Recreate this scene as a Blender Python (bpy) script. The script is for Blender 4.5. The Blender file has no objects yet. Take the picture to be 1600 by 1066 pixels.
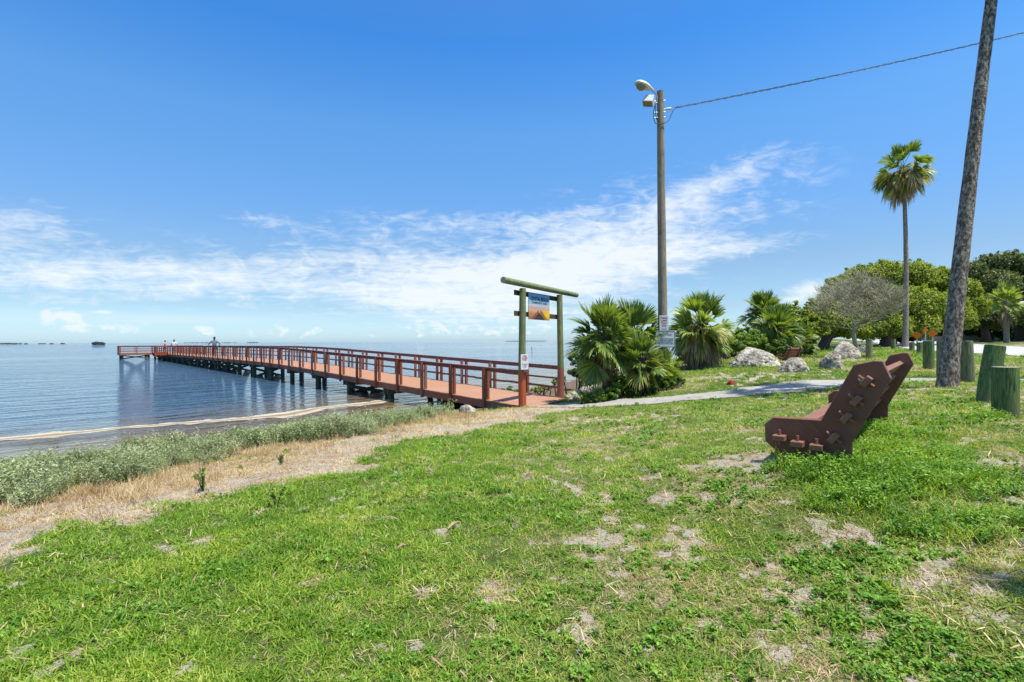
import bpy, bmesh, math, random
import numpy as np
from mathutils import Vector, Matrix, Euler, noise as mn

sc = bpy.context.scene
COL = sc.collection
R = math.radians
random.seed(7)
RNG = np.random.default_rng(7)

# ------------------------------------------------------------------ camera
CAM_Z = 2.45            # eye height above the water (water level is z = 0)
ROLL = 0.0045
FPX = 800.0             # focal length in pixels of the 1600 px wide photograph
cam = bpy.data.cameras.new("camera")
camo = bpy.data.objects.new("camera", cam)
COL.objects.link(camo)
cam.sensor_width = 36.0
cam.lens = 36.0 * FPX / 1600.0
cam.clip_start = 0.05
cam.clip_end = 60000
cr, sr = math.cos(ROLL), math.sin(ROLL)
camo.matrix_world = Matrix(((cr, sr, 0, 0), (0, 0, -1, 0), (-sr, cr, 0, CAM_Z), (0, 0, 0, 1)))
sc.camera = camo

# ------------------------------------------------------------------ world, sun, exposure
SUN_EL, SUN_AZ = 70.0, 122.0      # azimuth clockwise from the view direction (+Y)
sc.view_settings.view_transform = 'Standard'
sc.view_settings.look = 'None'
sc.view_settings.gamma = 1.0
sc.view_settings.use_curve_mapping = False
sc.view_settings.exposure = 0.52
sc.cycles.use_denoising = True
sc.cycles.max_bounces = 8
sc.cycles.transparent_max_bounces = 12
sc.cycles.diffuse_bounces = 3
sc.cycles.glossy_bounces = 3
sc.cycles.transmission_bounces = 4
sc.cycles.caustics_reflective = False
sc.cycles.caustics_refractive = False

sun = bpy.data.lights.new("sun", 'SUN')
sun.energy = 4.8
sun.angle = R(0.53)
sun.color = (1.0, 0.955, 0.88)
suno = bpy.data.objects.new("sun", sun)
COL.objects.link(suno)
sd = Vector((math.cos(R(SUN_EL)) * math.sin(R(SUN_AZ)), math.cos(R(SUN_EL)) * math.cos(R(SUN_AZ)), math.sin(R(SUN_EL))))
suno.rotation_euler = sd.to_track_quat('Z', 'Y').to_euler()
suno.location = sd * 50


class NT:
    """tiny helper for building node trees"""
    def __init__(self, tree):
        self.t = tree
        self.n = tree.nodes
        self.l = tree.links

    def node(self, typ, **kw):
        nd = self.n.new(typ)
        for k, v in kw.items():
            setattr(nd, k, v)
        return nd

    def put(self, sock, val):
        if isinstance(val, bpy.types.NodeSocket):
            self.l.new(val, sock)
        elif val is not None:
            if hasattr(sock, 'default_value'):
                dv = sock.default_value
                if hasattr(dv, '__len__') and not isinstance(val, (int, float)):
                    val = tuple(val)
                    if len(dv) == 4 and len(val) == 3:
                        val = val + (1.0,)
                sock.default_value = val

    def math(self, op, a, b=None, c=None, clamp=False):
        nd = self.node('ShaderNodeMath', operation=op, use_clamp=clamp)
        self.put(nd.inputs[0], a)
        if b is not None:
            self.put(nd.inputs[1], b)
        if c is not None:
            self.put(nd.inputs[2], c)
        return nd.outputs[0]

    def vmath(self, op, a, b=None):
        nd = self.node('ShaderNodeVectorMath', operation=op)
        self.put(nd.inputs[0], a)
        if b is not None:
            self.put(nd.inputs[1], b)
        return nd.outputs[0]

    def noise(self, vec=None, scale=5.0, detail=4.0, rough=0.5, dist=0.0, out='Fac'):
        nd = self.node('ShaderNodeTexNoise')
        if vec is not None:
            self.put(nd.inputs['Vector'], vec)
        self.put(nd.inputs['Scale'], scale)
        self.put(nd.inputs['Detail'], detail)
        self.put(nd.inputs['Roughness'], rough)
        self.put(nd.inputs['Distortion'], dist)
        return nd.outputs[out]

    def voronoi(self, vec=None, scale=5.0, feature='F1', out='Distance'):
        nd = self.node('ShaderNodeTexVoronoi', feature=feature)
        if vec is not None:
            self.put(nd.inputs['Vector'], vec)
        self.put(nd.inputs['Scale'], scale)
        return nd.outputs[out]

    def mix(self, fac, a, b, blend='MIX'):
        nd = self.node('ShaderNodeMix', data_type='RGBA', blend_type=blend)
        self.put(nd.inputs[0], fac)
        self.put(nd.inputs[6], a)
        self.put(nd.inputs[7], b)
        return nd.outputs[2]

    def ramp(self, fac, stops, interp='LINEAR'):
        nd = self.node('ShaderNodeValToRGB')
        nd.color_ramp.interpolation = interp
        el = nd.color_ramp.elements
        while len(el) < len(stops):
            el.new(0.5)
        for e, (p, c) in zip(el, stops):
            e.position = p
            if isinstance(c, (int, float)):
                c = (c, c, c)
            e.color = tuple(c) + (1.0,)
        self.put(nd.inputs[0], fac)
        return nd.outputs[0]

    def smooth(self, v, lo, hi):
        nd = self.node('ShaderNodeMapRange', interpolation_type='SMOOTHSTEP')
        self.put(nd.inputs[0], v)
        nd.inputs[1].default_value = lo
        nd.inputs[2].default_value = hi
        nd.inputs[3].default_value = 0
        nd.inputs[4].default_value = 1
        return nd.outputs[0]

    def scalevec(self, vec, s):
        nd = self.node('ShaderNodeMapping')
        self.put(nd.inputs[0], vec)
        nd.inputs['Scale'].default_value = s
        return nd.outputs[0]

    def attr(self, name, out='Fac'):
        nd = self.node('ShaderNodeAttribute', attribute_name=name)
        return nd.outputs[out]

    def bump(self, h, strength=0.5, dist=0.01, normal=None):
        nd = self.node('ShaderNodeBump')
        self.put(nd.inputs['Height'], h)
        nd.inputs['Strength'].default_value = strength
        nd.inputs['Distance'].default_value = dist
        if normal is not None:
            self.put(nd.inputs['Normal'], normal)
        return nd.outputs[0]


def pix_dir(u, v):
    """direction seen at a pixel of the photograph -> azimuth, elevation (degrees)"""
    a, b = (u - 800) / FPX, (533 - v) / FPX
    X = a * cr + b * sr
    Z = -a * sr + b * cr
    return math.degrees(math.atan(X)), math.degrees(math.atan(Z / math.hypot(1, X)))


def build_world():
    w = bpy.data.worlds.new("World")
    sc.world = w
    w.use_nodes = True
    n = NT(w.node_tree)
    n.n.clear()
    out = n.node('ShaderNodeOutputWorld')
    bg = n.node('ShaderNodeBackground')
    bg.inputs['Strength'].default_value = 0.15
    n.l.new(bg.outputs[0], out.inputs[0])
    sky = n.node('ShaderNodeTexSky', sky_type='NISHITA')
    sky.sun_disc = False
    sky.sun_elevation = R(SUN_EL)
    sky.sun_rotation = R(SUN_AZ)
    sky.air_density = 1.0
    sky.dust_density = 0.6
    sky.ozone_density = 2.0
    tc = n.node('ShaderNodeTexCoord').outputs['Generated']
    sep = n.node('ShaderNodeSeparateXYZ')
    n.l.new(tc, sep.inputs[0])
    x, y, z = sep.outputs
    az = n.math('MULTIPLY', n.math('ARCTAN2', x, y), 57.29578)
    el = n.math('MULTIPLY', n.math('ARCSINE', z), 57.29578)
    # summer sky: deeper blue overhead, pale at the horizon
    tint = n.ramp(n.math('DIVIDE', n.math('MAXIMUM', el, 0.0), 90.0), SKY_TINT)
    skyc = n.mix(1.0, sky.outputs[0], tint, 'MULTIPLY')
    # clouds: where they are (ellipses in azimuth / elevation) x how they are torn (noise on a high sheet)
    zc = n.math('MAXIMUM', n.math('ADD', z, 0.06), 0.03)
    pl = n.node('ShaderNodeCombineXYZ')
    n.l.new(n.math('DIVIDE', x, zc), pl.inputs[0])
    n.l.new(n.math('DIVIDE', y, zc), pl.inputs[1])
    plv = pl.outputs[0]
    ae = n.node('ShaderNodeCombineXYZ')
    n.l.new(az, ae.inputs[0])
    n.l.new(el, ae.inputs[1])
    aev = ae.outputs[0]

    def blob(px_c, px_r, rot, wgt):
        a0, e0 = pix_dir(*px_c)
        k = math.degrees(1 / FPX) * (math.cos(R(a0)) ** 2)
        ke = math.degrees(1 / FPX) * math.cos(R(a0))
        rx, ry = px_r[0] * k, px_r[1] * ke
        da = n.math('SUBTRACT', az, a0)
        de = n.math('SUBTRACT', el, e0)
        c, s = math.cos(R(rot)), math.sin(R(rot))
        p = n.math('DIVIDE', n.math('ADD', n.math('MULTIPLY', da, c), n.math('MULTIPLY', de, s)), rx)
        q = n.math('DIVIDE', n.math('SUBTRACT', n.math('MULTIPLY', de, c), n.math('MULTIPLY', da, s)), ry)
        d = n.math('ADD', n.math('MULTIPLY', p, p), n.math('MULTIPLY', q, q))
        return n.math('MULTIPLY', n.math('POWER', 2.718, n.math('MULTIPLY', d, -1.0)), wgt)

    def total(lst):
        t = None
        for b in lst:
            g = blob(*b)
            t = g if t is None else n.math('ADD', t, g)
        return t
    wisp = n.noise(n.scalevec(plv, (0.55, 0.9, 1)), 1.5, 9, 0.62, 0.6)
    fine = n.noise(n.scalevec(aev, (0.7, 1.6, 1)), 0.55, 8, 0.62, 0.9)
    rip = n.noise(n.scalevec(plv, (2.2, 4.0, 1)), 3.0, 5, 0.6, 0.3)
    tex = n.math('ADD', n.math('ADD', n.math('MULTIPLY', wisp, 0.45), n.math('MULTIPLY', fine, 0.45)), n.math('MULTIPLY', rip, 0.16))
    m1 = total(CLOUD_HIGH)
    d1 = n.smooth(n.math('ADD', m1, n.math('MULTIPLY', n.math('SUBTRACT', tex, 0.53), 5.2)), 0.15, 1.9)
    d1 = n.math('MULTIPLY', d1, n.smooth(m1, 0.02, 0.30))
    puff = n.noise(n.scalevec(aev, (0.8, 1.15, 1)), 0.75, 7, 0.58, 0.2)
    m2 = total(CLOUD_LOW)
    d2 = n.smooth(n.math('ADD', m2, n.math('MULTIPLY', n.math('SUBTRACT', puff, 0.5), 3.2)), 0.42, 0.95)
    d2 = n.math('MULTIPLY', d2, n.smooth(m2, 0.05, 0.3))
    veil = n.noise(n.scalevec(aev, (0.05, 0.9, 1)), 1.0, 5, 0.55, 0.4)
    m3 = total(VEILS)
    d3 = n.math('MULTIPLY', n.smooth(n.math('ADD', m3, n.math('MULTIPLY', n.math('SUBTRACT', veil, 0.5), 1.4)), 0.25, 1.1), 0.55)
    c = n.mix(n.math('MULTIPLY', d3, 1.0), skyc, (3.55, 4.2, 4.55))
    c = n.mix(n.math('MULTIPLY', d2, 0.72), c, (4.3, 4.6, 4.75))
    c = n.mix(n.math('MULTIPLY', d1, 0.86), c, (4.5, 4.75, 4.95))
    n.l.new(c, bg.inputs['Color'])
    w.cycles_visibility if False else None


SKY_TINT = [(0.004, (0.563, 0.78, 1.101)), (0.04, (0.47, 0.59, 0.746)), (0.09, (0.478, 0.581, 0.679)), (0.16, (0.439, 0.669, 0.86)), (0.245, (0.423, 0.766, 0.997)), (0.335, (0.232, 0.682, 1.087)), (0.45, (0.42, 0.714, 0.997)), (0.6, (0.85, 0.98, 1.1)), (1.0, (0.95, 1.0, 1.05))]
CLOUD_HIGH = [((800, 420), (230, 62), 5, 1.0), ((1010, 350), (190, 62), 10, 0.95), ((620, 440), (220, 50), -6, .8),
              ((900, 440), (150, 50), 0, .7), ((650, 350), (150, 16), 2, .6), ((430, 348), (70, 12), -6, .6),
              ((150, 440), (260, 34), 0, 0.95), ((330, 425), (150, 34), -5, .7), ((40, 350), (100, 34), 0, 0.85),
              ((1120, 285), (90, 20), 18, .7), ((1170, 385), (80, 14), 3, .6), ((720, 480), (160, 26), -8, .6),
              ((1060, 400), (90, 30), 5, .6), ((1260, 458), (60, 18), 14, 1.25), ((60, 415), (120, 24), 0, .4)]
CLOUD_LOW = [((125, 508), (70, 16), 0, 0.75), ((100, 492), (26, 9), 0, .8), ((155, 487), (20, 4), 0, .6), ((205, 515), (30, 10), 0, .5),
             ((320, 518), (24, 9), 0, .6), ((395, 518), (50, 10), 0, .5), ((480, 518), (40, 11), 0, .6), ((680, 512), (50, 13), 0, .7),
             ((770, 517), (50, 9), 0, .6), ((850, 514), (50, 9), 0, .6), ((590, 524), (60, 6), 0, .3)]
VEILS = [((250, 498), (260, 10), 0, 0.8), ((800, 500), (400, 16), 0, 0.35), ((900, 470), (200, 14), 4, .4), ((30, 480), (200, 16), 0, .35)]
build_world()


# ------------------------------------------------------------------ object helpers
def tag(o, label=None, cat=None, group=None, kind=None):
    if label:
        o['label'] = label
    if cat:
        o['category'] = cat
    if group:
        o['group'] = group
    if kind:
        o['kind'] = kind
    return o


def link(o, parent=None):
    COL.objects.link(o)
    if parent is not None:
        o.parent = parent
        o.matrix_parent_inverse = Matrix.Identity(4)
    return o


def empty(name, loc=(0, 0, 0), rz=0.0):
    o = bpy.data.objects.new(name, None)
    o.empty_display_size = 0.2
    COL.objects.link(o)
    o.location = loc
    o.rotation_euler = (0, 0, rz)
    return o


class MB:
    """collects shapes into one mesh; coordinates are local to the object it will become"""
    def __init__(self):
        self.v, self.f, self.m, self.k = [], [], [], 0

    def add(self, V, F, mi=0):
        V = np.asarray(V, float)
        self.v.append(V)
        for fc in F:
            self.f.append(tuple(int(i) + self.k for i in fc))
            self.m.append(mi)
        self.k += len(V)

    def box(self, c, s, rot=None, mi=0, taper=1.0):
        x, y, z = s[0] / 2, s[1] / 2, s[2] / 2
        t = taper
        V = np.array([(-x, -y, -z), (x, -y, -z), (x, y, -z), (-x, y, -z), (-x * t, -y * t, z), (x * t, -y * t, z), (x * t, y * t, z), (-x * t, y * t, z)])
        if rot is not None:
            V = V @ np.array(rot).T
        V = V + np.array(c)
        self.add(V, [(0, 3, 2, 1), (4, 5, 6, 7), (0, 1, 5, 4), (1, 2, 6, 5), (2, 3, 7, 6), (3, 0, 4, 7)], mi)

    def bar(self, p, q, w, h, mi=0, up=(0, 0, 1)):
        """rectangular bar from p to q, w across, h along 'up'"""
        p, q = np.array(p, float), np.array(q, float)
        d = q - p
        L = np.linalg.norm(d)
        d /= L
        u = np.array(up, float)
        s = np.cross(d, u)
        s /= np.linalg.norm(s)
        u = np.cross(s, d)
        self.box((p + q) / 2, (L, w, h), np.array([d, -s, u]).T, mi)

    def tube(self, pts, rad, n=10, mi=0, caps=True, wob=0.0):
        pts = [np.array(p, float) for p in pts]
        if not hasattr(rad, '__len__'):
            rad = [rad] * len(pts)
        V, F = [], []
        ref = None
        for i, p in enumerate(pts):
            d = pts[min(i + 1, len(pts) - 1)] - pts[max(i - 1, 0)]
            d /= max(np.linalg.norm(d), 1e-9)
            if ref is None:
                a = np.array((0, 0, 1.0)) if abs(d[2]) < 0.9 else np.array((1.0, 0, 0))
                ref = np.cross(d, a)
            ref = ref - d * (ref @ d)
            ref /= np.linalg.norm(ref)
            s = np.cross(d, ref)
            for k in range(n):
                a = 2 * math.pi * k / n
                r = rad[i] * (1 + (wob * (RNG.random() - .5) if wob else 0))
                V.append(p + r * (math.cos(a) * ref + math.sin(a) * s))
        for i in range(len(pts) - 1):
            for k in range(n):
                k2 = (k + 1) % n
                F.append((i * n + k, i * n + k2, (i + 1) * n + k2, (i + 1) * n + k))
        if caps:
            F.append(tuple(range(n - 1, -1, -1)))
            F.append(tuple((len(pts) - 1) * n + k for k in range(n)))
        self.add(V, F, mi)

    def prism(self, poly, h, origin, ex, ey, ez, mi=0):
        """polygon (2-D) in ex/ey, extruded by h along ez"""
        o, ex, ey, ez = (np.array(a, float) for a in (origin, ex, ey, ez))
        n = len(poly)
        V = [o + ex * a + ey * b for a, b in poly] + [o + ex * a + ey * b + ez * h for a, b in poly]
        F = [tuple(range(n - 1, -1, -1)), tuple(range(n, 2 * n))] + [(i, (i + 1) % n, n + (i + 1) % n, n + i) for i in range(n)]
        self.add(V, F, mi)

    def build(self, name, mats, parent=None, smooth=False, bevel=0.0, autosmooth=None):
        V = np.concatenate(self.v) if self.v else np.zeros((0, 3))
        me = bpy.data.meshes.new(name)
        me.from_pydata(V.tolist(), [], self.f)
        if not isinstance(mats, (list, tuple)):
            mats = [mats]
        for m in mats:
            me.materials.append(m)
        if len(mats) > 1:
            me.polygons.foreach_set('material_index', self.m)
        bm = bmesh.new()
        bm.from_mesh(me)
        bmesh.ops.recalc_face_normals(bm, faces=bm.faces)
        if bevel > 0:
            es = [e for e in bm.edges if len(e.link_faces) == 2 and e.calc_face_angle(0) > 0.6]
            bmesh.ops.bevel(bm, geom=es, offset=bevel, segments=1, affect='EDGES', clamp_overlap=True)
        if smooth:
            for f_ in bm.faces:
                f_.smooth = True
            for e in bm.edges:
                if len(e.link_faces) == 2 and e.calc_face_angle(0) > (autosmooth or 0.7):
                    e.smooth = False
        bm.to_mesh(me)
        bm.free()
        me.update()
        o = bpy.data.objects.new(name, me)
        return link(o, parent)


def mesh_np(name, V, F, mat, parent=None, smooth=False, attrs=None):
    """fast mesh from numpy arrays; F is (n,3) or (n,4)"""
    V = np.asarray(V, np.float32)
    F = np.asarray(F, np.int32)
    me = bpy.data.meshes.new(name)
    k = F.shape[1]
    me.vertices.add(len(V))
    me.vertices.foreach_set('co', V.ravel())
    me.loops.add(F.size)
    me.loops.foreach_set('vertex_index', F.ravel())
    me.polygons.add(len(F))
    me.polygons.foreach_set('loop_start', np.arange(0, F.size, k, dtype=np.int32))
    me.polygons.foreach_set('loop_total', np.full(len(F), k, np.int32))
    if smooth:
        me.polygons.foreach_set('use_smooth', np.ones(len(F), bool))
    me.update(calc_edges=True)
    me.validate()
    me.materials.append(mat)
    for nm, arr in (attrs or {}).items():
        a = me.attributes.new(nm, 'FLOAT', 'POINT')
        a.data.foreach_set('value', np.asarray(arr, np.float32))
    o = bpy.data.objects.new(name, me)
    return link(o, parent)


# ------------------------------------------------------------------ numpy noise
def _hash(ix, iy, seed=0):
    h = (ix.astype(np.int64) * 374761393 + iy.astype(np.int64) * 668265263 + seed * 1442695041) & 0xffffffff
    h = ((h ^ (h >> 13)) * 1274126177) & 0xffffffff
    h = h ^ (h >> 16)
    return (h & 0xffff) / 65535.0


def vnoise(x, y, seed=0):
    x = np.asarray(x, float)
    y = np.asarray(y, float)
    ix, iy = np.floor(x), np.floor(y)
    fx, fy = x - ix, y - iy
    fx = fx * fx * (3 - 2 * fx)
    fy = fy * fy * (3 - 2 * fy)
    a, b = _hash(ix, iy, seed), _hash(ix + 1, iy, seed)
    c, d = _hash(ix, iy + 1, seed), _hash(ix + 1, iy + 1, seed)
    return (a * (1 - fx) + b * fx) * (1 - fy) + (c * (1 - fx) + d * fx) * fy


def fbm(x, y, scale=1.0, octv=4, seed=0):
    s, a, t = 0.0, 1.0, 0.0
    for k in range(octv):
        s = s + a * vnoise(np.asarray(x) * scale * 2 ** k + 17.3 * k, np.asarray(y) * scale * 2 ** k - 9.1 * k, seed + k)
        t += a
        a *= 0.5
    return s / t


def sstep(v, lo, hi):
    t = np.clip((np.asarray(v, float) - lo) / (hi - lo), 0, 1)
    return t * t * (3 - 2 * t)


# ------------------------------------------------------------------ where things are
def ray(u, v):
    a, b = (u - 800) / FPX, (533 - v) / FPX
    return a * cr + b * sr, -a * sr + b * cr


def at(u, v, Y):
    X, Z = ray(u, v)
    return Vector((X * Y, Y, CAM_Z + Z * Y))


def cp(u, v, zrel):
    """a surveyed ground point: seen at (u,v), zrel below the eye"""
    X, Z = ray(u, v)
    Y = zrel / Z
    return (X * Y, Y, zrel)


CTRL = [cp(800, 1066, -1.50), cp(0, 1066, -1.60), cp(1600, 1066, -1.38), (0, -6, -1.45), (-8, -6, -1.6), (8, -6, -1.2), (0, 0, -1.47),
        cp(0, 880, -1.66), cp(250, 795, -1.66), cp(480, 735, -1.69), cp(640, 695, -1.73), cp(800, 655, -1.82),
        cp(0, 790, -1.80), cp(280, 748, -1.82), cp(480, 700, -1.84), cp(650, 662, -1.93),
        cp(817, 636, -1.95), cp(874, 630, -2.02), cp(760, 641, -2.10),
        cp(1000, 628, -1.64), cp(1110, 620, -1.45), cp(1214, 608, -1.28), cp(1316, 598, -1.17), cp(1440, 594, -1.09), cp(1600, 597, -1.04),
        cp(1275, 727, -1.13), (3.5, 4.6, -1.13), cp(1370, 667, -1.14), cp(1571, 652, -1.05), cp(1540, 628, -1.02), cp(1510, 597, -0.99), cp(1451, 577, -0.95),
        cp(1358, 562, -0.88), cp(1185, 574, -1.05), cp(1243, 581, -1.05), cp(1098, 566, -1.08), cp(1338, 558, -0.88), cp(1285, 548, -0.82),
        cp(1415, 543, -0.60), cp(1040, 600, -1.45), cp(960, 612, -1.70), cp(1000, 700, -1.48), cp(1200, 850, -1.38), cp(1500, 800, -1.20),
        cp(1600, 571, -0.92), cp(1520, 556, -0.80), (34, 36, -0.62), (55, 58, -0.35), (20, 60, -0.5), (60, 90, -0.1), (110, 110, 0.1), (60, 10, -0.7),
        (30, 0, -0.9), (14, 45, -0.9), (15, 0, -1.0)]
CTRL = np.array(CTRL)


def tps_fit(P):
    n = len(P)
    d = np.hypot(P[:, None, 0] - P[None, :, 0], P[:, None, 1] - P[None, :, 1])
    K = np.where(d > 0, d * d * np.log(np.maximum(d, 1e-9)), 0)
    K += np.eye(n) * 0.01
    Q = np.c_[np.ones(n), P[:, 0], P[:, 1]]
    A = np.zeros((n + 3, n + 3))
    A[:n, :n] = K
    A[:n, n:] = Q
    A[n:, :n] = Q.T
    return np.linalg.solve(A, np.r_[P[:, 2], 0, 0, 0])


# warp distance so far points do not dominate
def warp(x, y):
    r = np.hypot(x, y)
    s = np.log1p(r / 6.0) * 6.0 / np.maximum(r, 1e-6)
    return x * s, y * s


_wx, _wy = warp(CTRL[:, 0], CTRL[:, 1])
_W = tps_fit(np.c_[_wx, _wy, CTRL[:, 2]])
SHORE = np.array([(-60, -40), (-30, -12), (-16, 1), (-11.5, 5.0), (-8.0, 8.2), (-5.0, 11.2), (-3.5, 13.4), (-2.7, 16.0), (-2.2, 18.6), (-1.0, 21.0), (0.2, 24.2),
                  (2.0, 27.6), (3.4, 31.0), (5.0, 35.0), (8.0, 42.0), (12, 50), (18, 62), (30, 85), (60, 130), (120, 210), (300, 500)], float)


def shore_sd(x, y):
    """signed distance to the shoreline, positive on land"""
    x = np.asarray(x, float)
    y = np.asarray(y, float)
    best = np.full(x.shape, 1e9)
    sgn = np.ones(x.shape)
    for a, b in zip(SHORE[:-1], SHORE[1:]):
        d = b - a
        L2 = d @ d
        t = np.clip(((x - a[0]) * d[0] + (y - a[1]) * d[1]) / L2, 0, 1)
        qx, qy = a[0] + t * d[0], a[1] + t * d[1]
        dist = np.hypot(x - qx, y - qy)
        cr_ = d[0] * (y - a[1]) - d[1] * (x - a[0])
        m = dist < best
        best = np.where(m, dist, best)
        sgn = np.where(m, np.where(cr_ < 0, 1, -1), sgn)
    return best * sgn


def G0(x, y):
    x = np.asarray(x, float)
    y = np.asarray(y, float)
    shp = x.shape
    x, y = x.ravel(), y.ravel()
    wx, wy = warp(x, y)
    z = np.zeros(len(x))
    for s in range(0, len(x), 20000):
        e = s + 20000
        d = np.hypot(wx[s:e, None] - _wx[None], wy[s:e, None] - _wy[None])
        K = np.where(d > 0, d * d * np.log(np.maximum(d, 1e-9)), 0)
        z[s:e] = K @ _W[:-3] + _W[-3] + _W[-2] * wx[s:e] + _W[-1] * wy[s:e]
    far = sstep(np.hypot(x, y), 90, 180)
    z = np.clip(z, -2.3, 0.4) * (1 - far) + 0.1 * far
    z = z + CAM_Z
    s_ = shore_sd(x, y)
    gentle = sstep(y, 15, 20)
    slope = 0.42 * (1 - gentle) + 0.055 * gentle
    bank = np.where(s_ > 0, s_ * slope + gentle * 0.30 * np.maximum(s_ - 3.2, 0), s_ * 0.10)
    bank = np.maximum(bank, -1.6)
    k = 0.12
    h = np.clip(0.5 + 0.5 * (bank - z) / k, 0, 1)
    out = bank * (1 - h) + z * h - k * h * (1 - h)
    return out.reshape(shp)


def G(x, y):
    x = np.asarray(x, float)
    y = np.asarray(y, float)
    return G0(x, y) + (fbm(x, y, 0.9, 3, 5) - 0.5) * 0.07 + (fbm(x, y, 5.0, 2, 9) - 0.5) * 0.018


def g1(x, y):
    return float(G(np.array([x]), np.array([y]))[0])


def gp(u, v):
    """ground point seen at pixel (u,v)"""
    X, Z = ray(u, v)
    Ys = np.geomspace(1.2, 200, 1500)
    z = G(X * Ys, Ys)
    m = CAM_Z + Z * Ys - z
    i = int(np.argmax(m <= 0)) if (m <= 0).any() else len(Ys) - 1
    Y = Ys[i]
    if i > 0:
        a, b = m[i - 1], m[i]
        Y = Ys[i - 1] + (Ys[i] - Ys[i - 1]) * a / (a - b + 1e-12)
    return Vector((X * Y, Y, g1(X * Y, Y)))


def onground(u, Y):
    X, _ = ray(u, 533)
    return Vector((X * Y, Y, g1(X * Y, Y)))


def poly_sd(x, y, pts):
    """distance to polyline and signed side (left of travel = +)"""
    best = np.full(np.shape(x), 1e9)
    sgn = np.ones(np.shape(x))
    tt = np.zeros(np.shape(x))
    acc = 0.0
    for a, b in zip(pts[:-1], pts[1:]):
        a, b = np.array(a[:2]), np.array(b[:2])
        d = b - a
        L = math.hypot(*d)
        t = np.clip(((x - a[0]) * d[0] + (y - a[1]) * d[1]) / (L * L), 0, 1)
        dist = np.hypot(x - a[0] - t * d[0], y - a[1] - t * d[1])
        c = d[0] * (y - a[1]) - d[1] * (x - a[0])
        m = dist < best
        best = np.where(m, dist, best)
        sgn = np.where(m, np.sign(c), sgn)
        tt = np.where(m, acc + t * L, tt)
        acc += L
    return best, sgn, tt


# lines of the lawn, traced on the ground
EDGE = [(-14, 1.0), (-7, 2.6)] + [tuple(gp(*p)[:2]) for p in ((0, 885), (120, 838), (250, 800), (400, 768), (520, 738), (600, 706), (700, 676), (800, 660), (860, 648))] 
SHRUB = [(-16, 4.0), (-9, 4.6)] + [tuple(gp(*p)[:2]) for p in ((0, 792), (120, 775), (280, 748), (340, 722), (400, 706), (500, 694), (650, 664), (690, 652))]
PATH_MID = [tuple(gp(*p)[:2]) for p in ((845, 634), (905, 633), (960, 630), (1020, 627), (1090, 620), (1170, 613), (1240, 606), (1316, 599), (1440, 594), (1600, 596))] + [(22, 12.0), (40, 14)]
PATH_W = [1.9, 1.7, 1.5, 1.4, 1.35, 1.5, 1.7, 1.7, 1.0, 0.8, 0.8, 0.8]
PATCHES = [((1160, 718), 68, 20, 1.0), ((905, 846), 30, 14, .9), ((930, 862), 40, 14, .8), ((885, 912), 16, 16, .9), ((1040, 775), 26, 12, .9), ((925, 785), 22, 9, .9), ((900, 770), 10, 12, .9),
           ((1180, 905), 18, 7, .9), ((1105, 942), 32, 9, .8), ((1330, 832), 36, 12, 1.0), ((1365, 858), 50, 12, .7), ((1500, 905), 60, 12, .8), ((1545, 925), 50, 12, 1.0), ((1470, 890), 30, 10, .8),
           ((1000, 712), 26, 8, .8), ((1450, 722), 36, 10, .6), ((862, 925), 14, 8, .6), ((920, 1000), 36, 26, .8), ((255, 858), 40, 10, .8), ((650, 1005), 10, 10, .9),
           ((1215, 945), 40, 14, .7), ((1040, 650), 30, 6, .8), ((960, 657), 60, 5, .8), ((1000, 668), 60, 4, .5), ((1320, 555), 1, 1, 0), ((815, 815), 18, 8, .7), ((940, 830), 12, 10, .9),
           ((1580, 780), 50, 12, .7), ((1480, 745), 24, 8, .5), ((1060, 845), 40, 10, .5), ((700, 830), 20, 8, .7), ((960, 960), 22, 12, .7), ((1140, 590), 60, 9, .7), ((1210, 585), 70, 5, .6),
           ((1420, 800), 30, 8, .4), ((1100, 800), 30, 8, .6), ((1020, 1020), 30, 14, .5), ((520, 870), 22, 8, .5), ((1560, 720), 50, 9, .6)]
PATCHW = []
for (u, v), a, b, wgt in PATCHES:
    if wgt <= 0:
        continue
    c = gp(u, v)
    e = gp(u, v + b)
    PATCHW.append((c.x, c.y, a / FPX * c.y, max(abs(c.y - e.y), 0.05), wgt))


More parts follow.
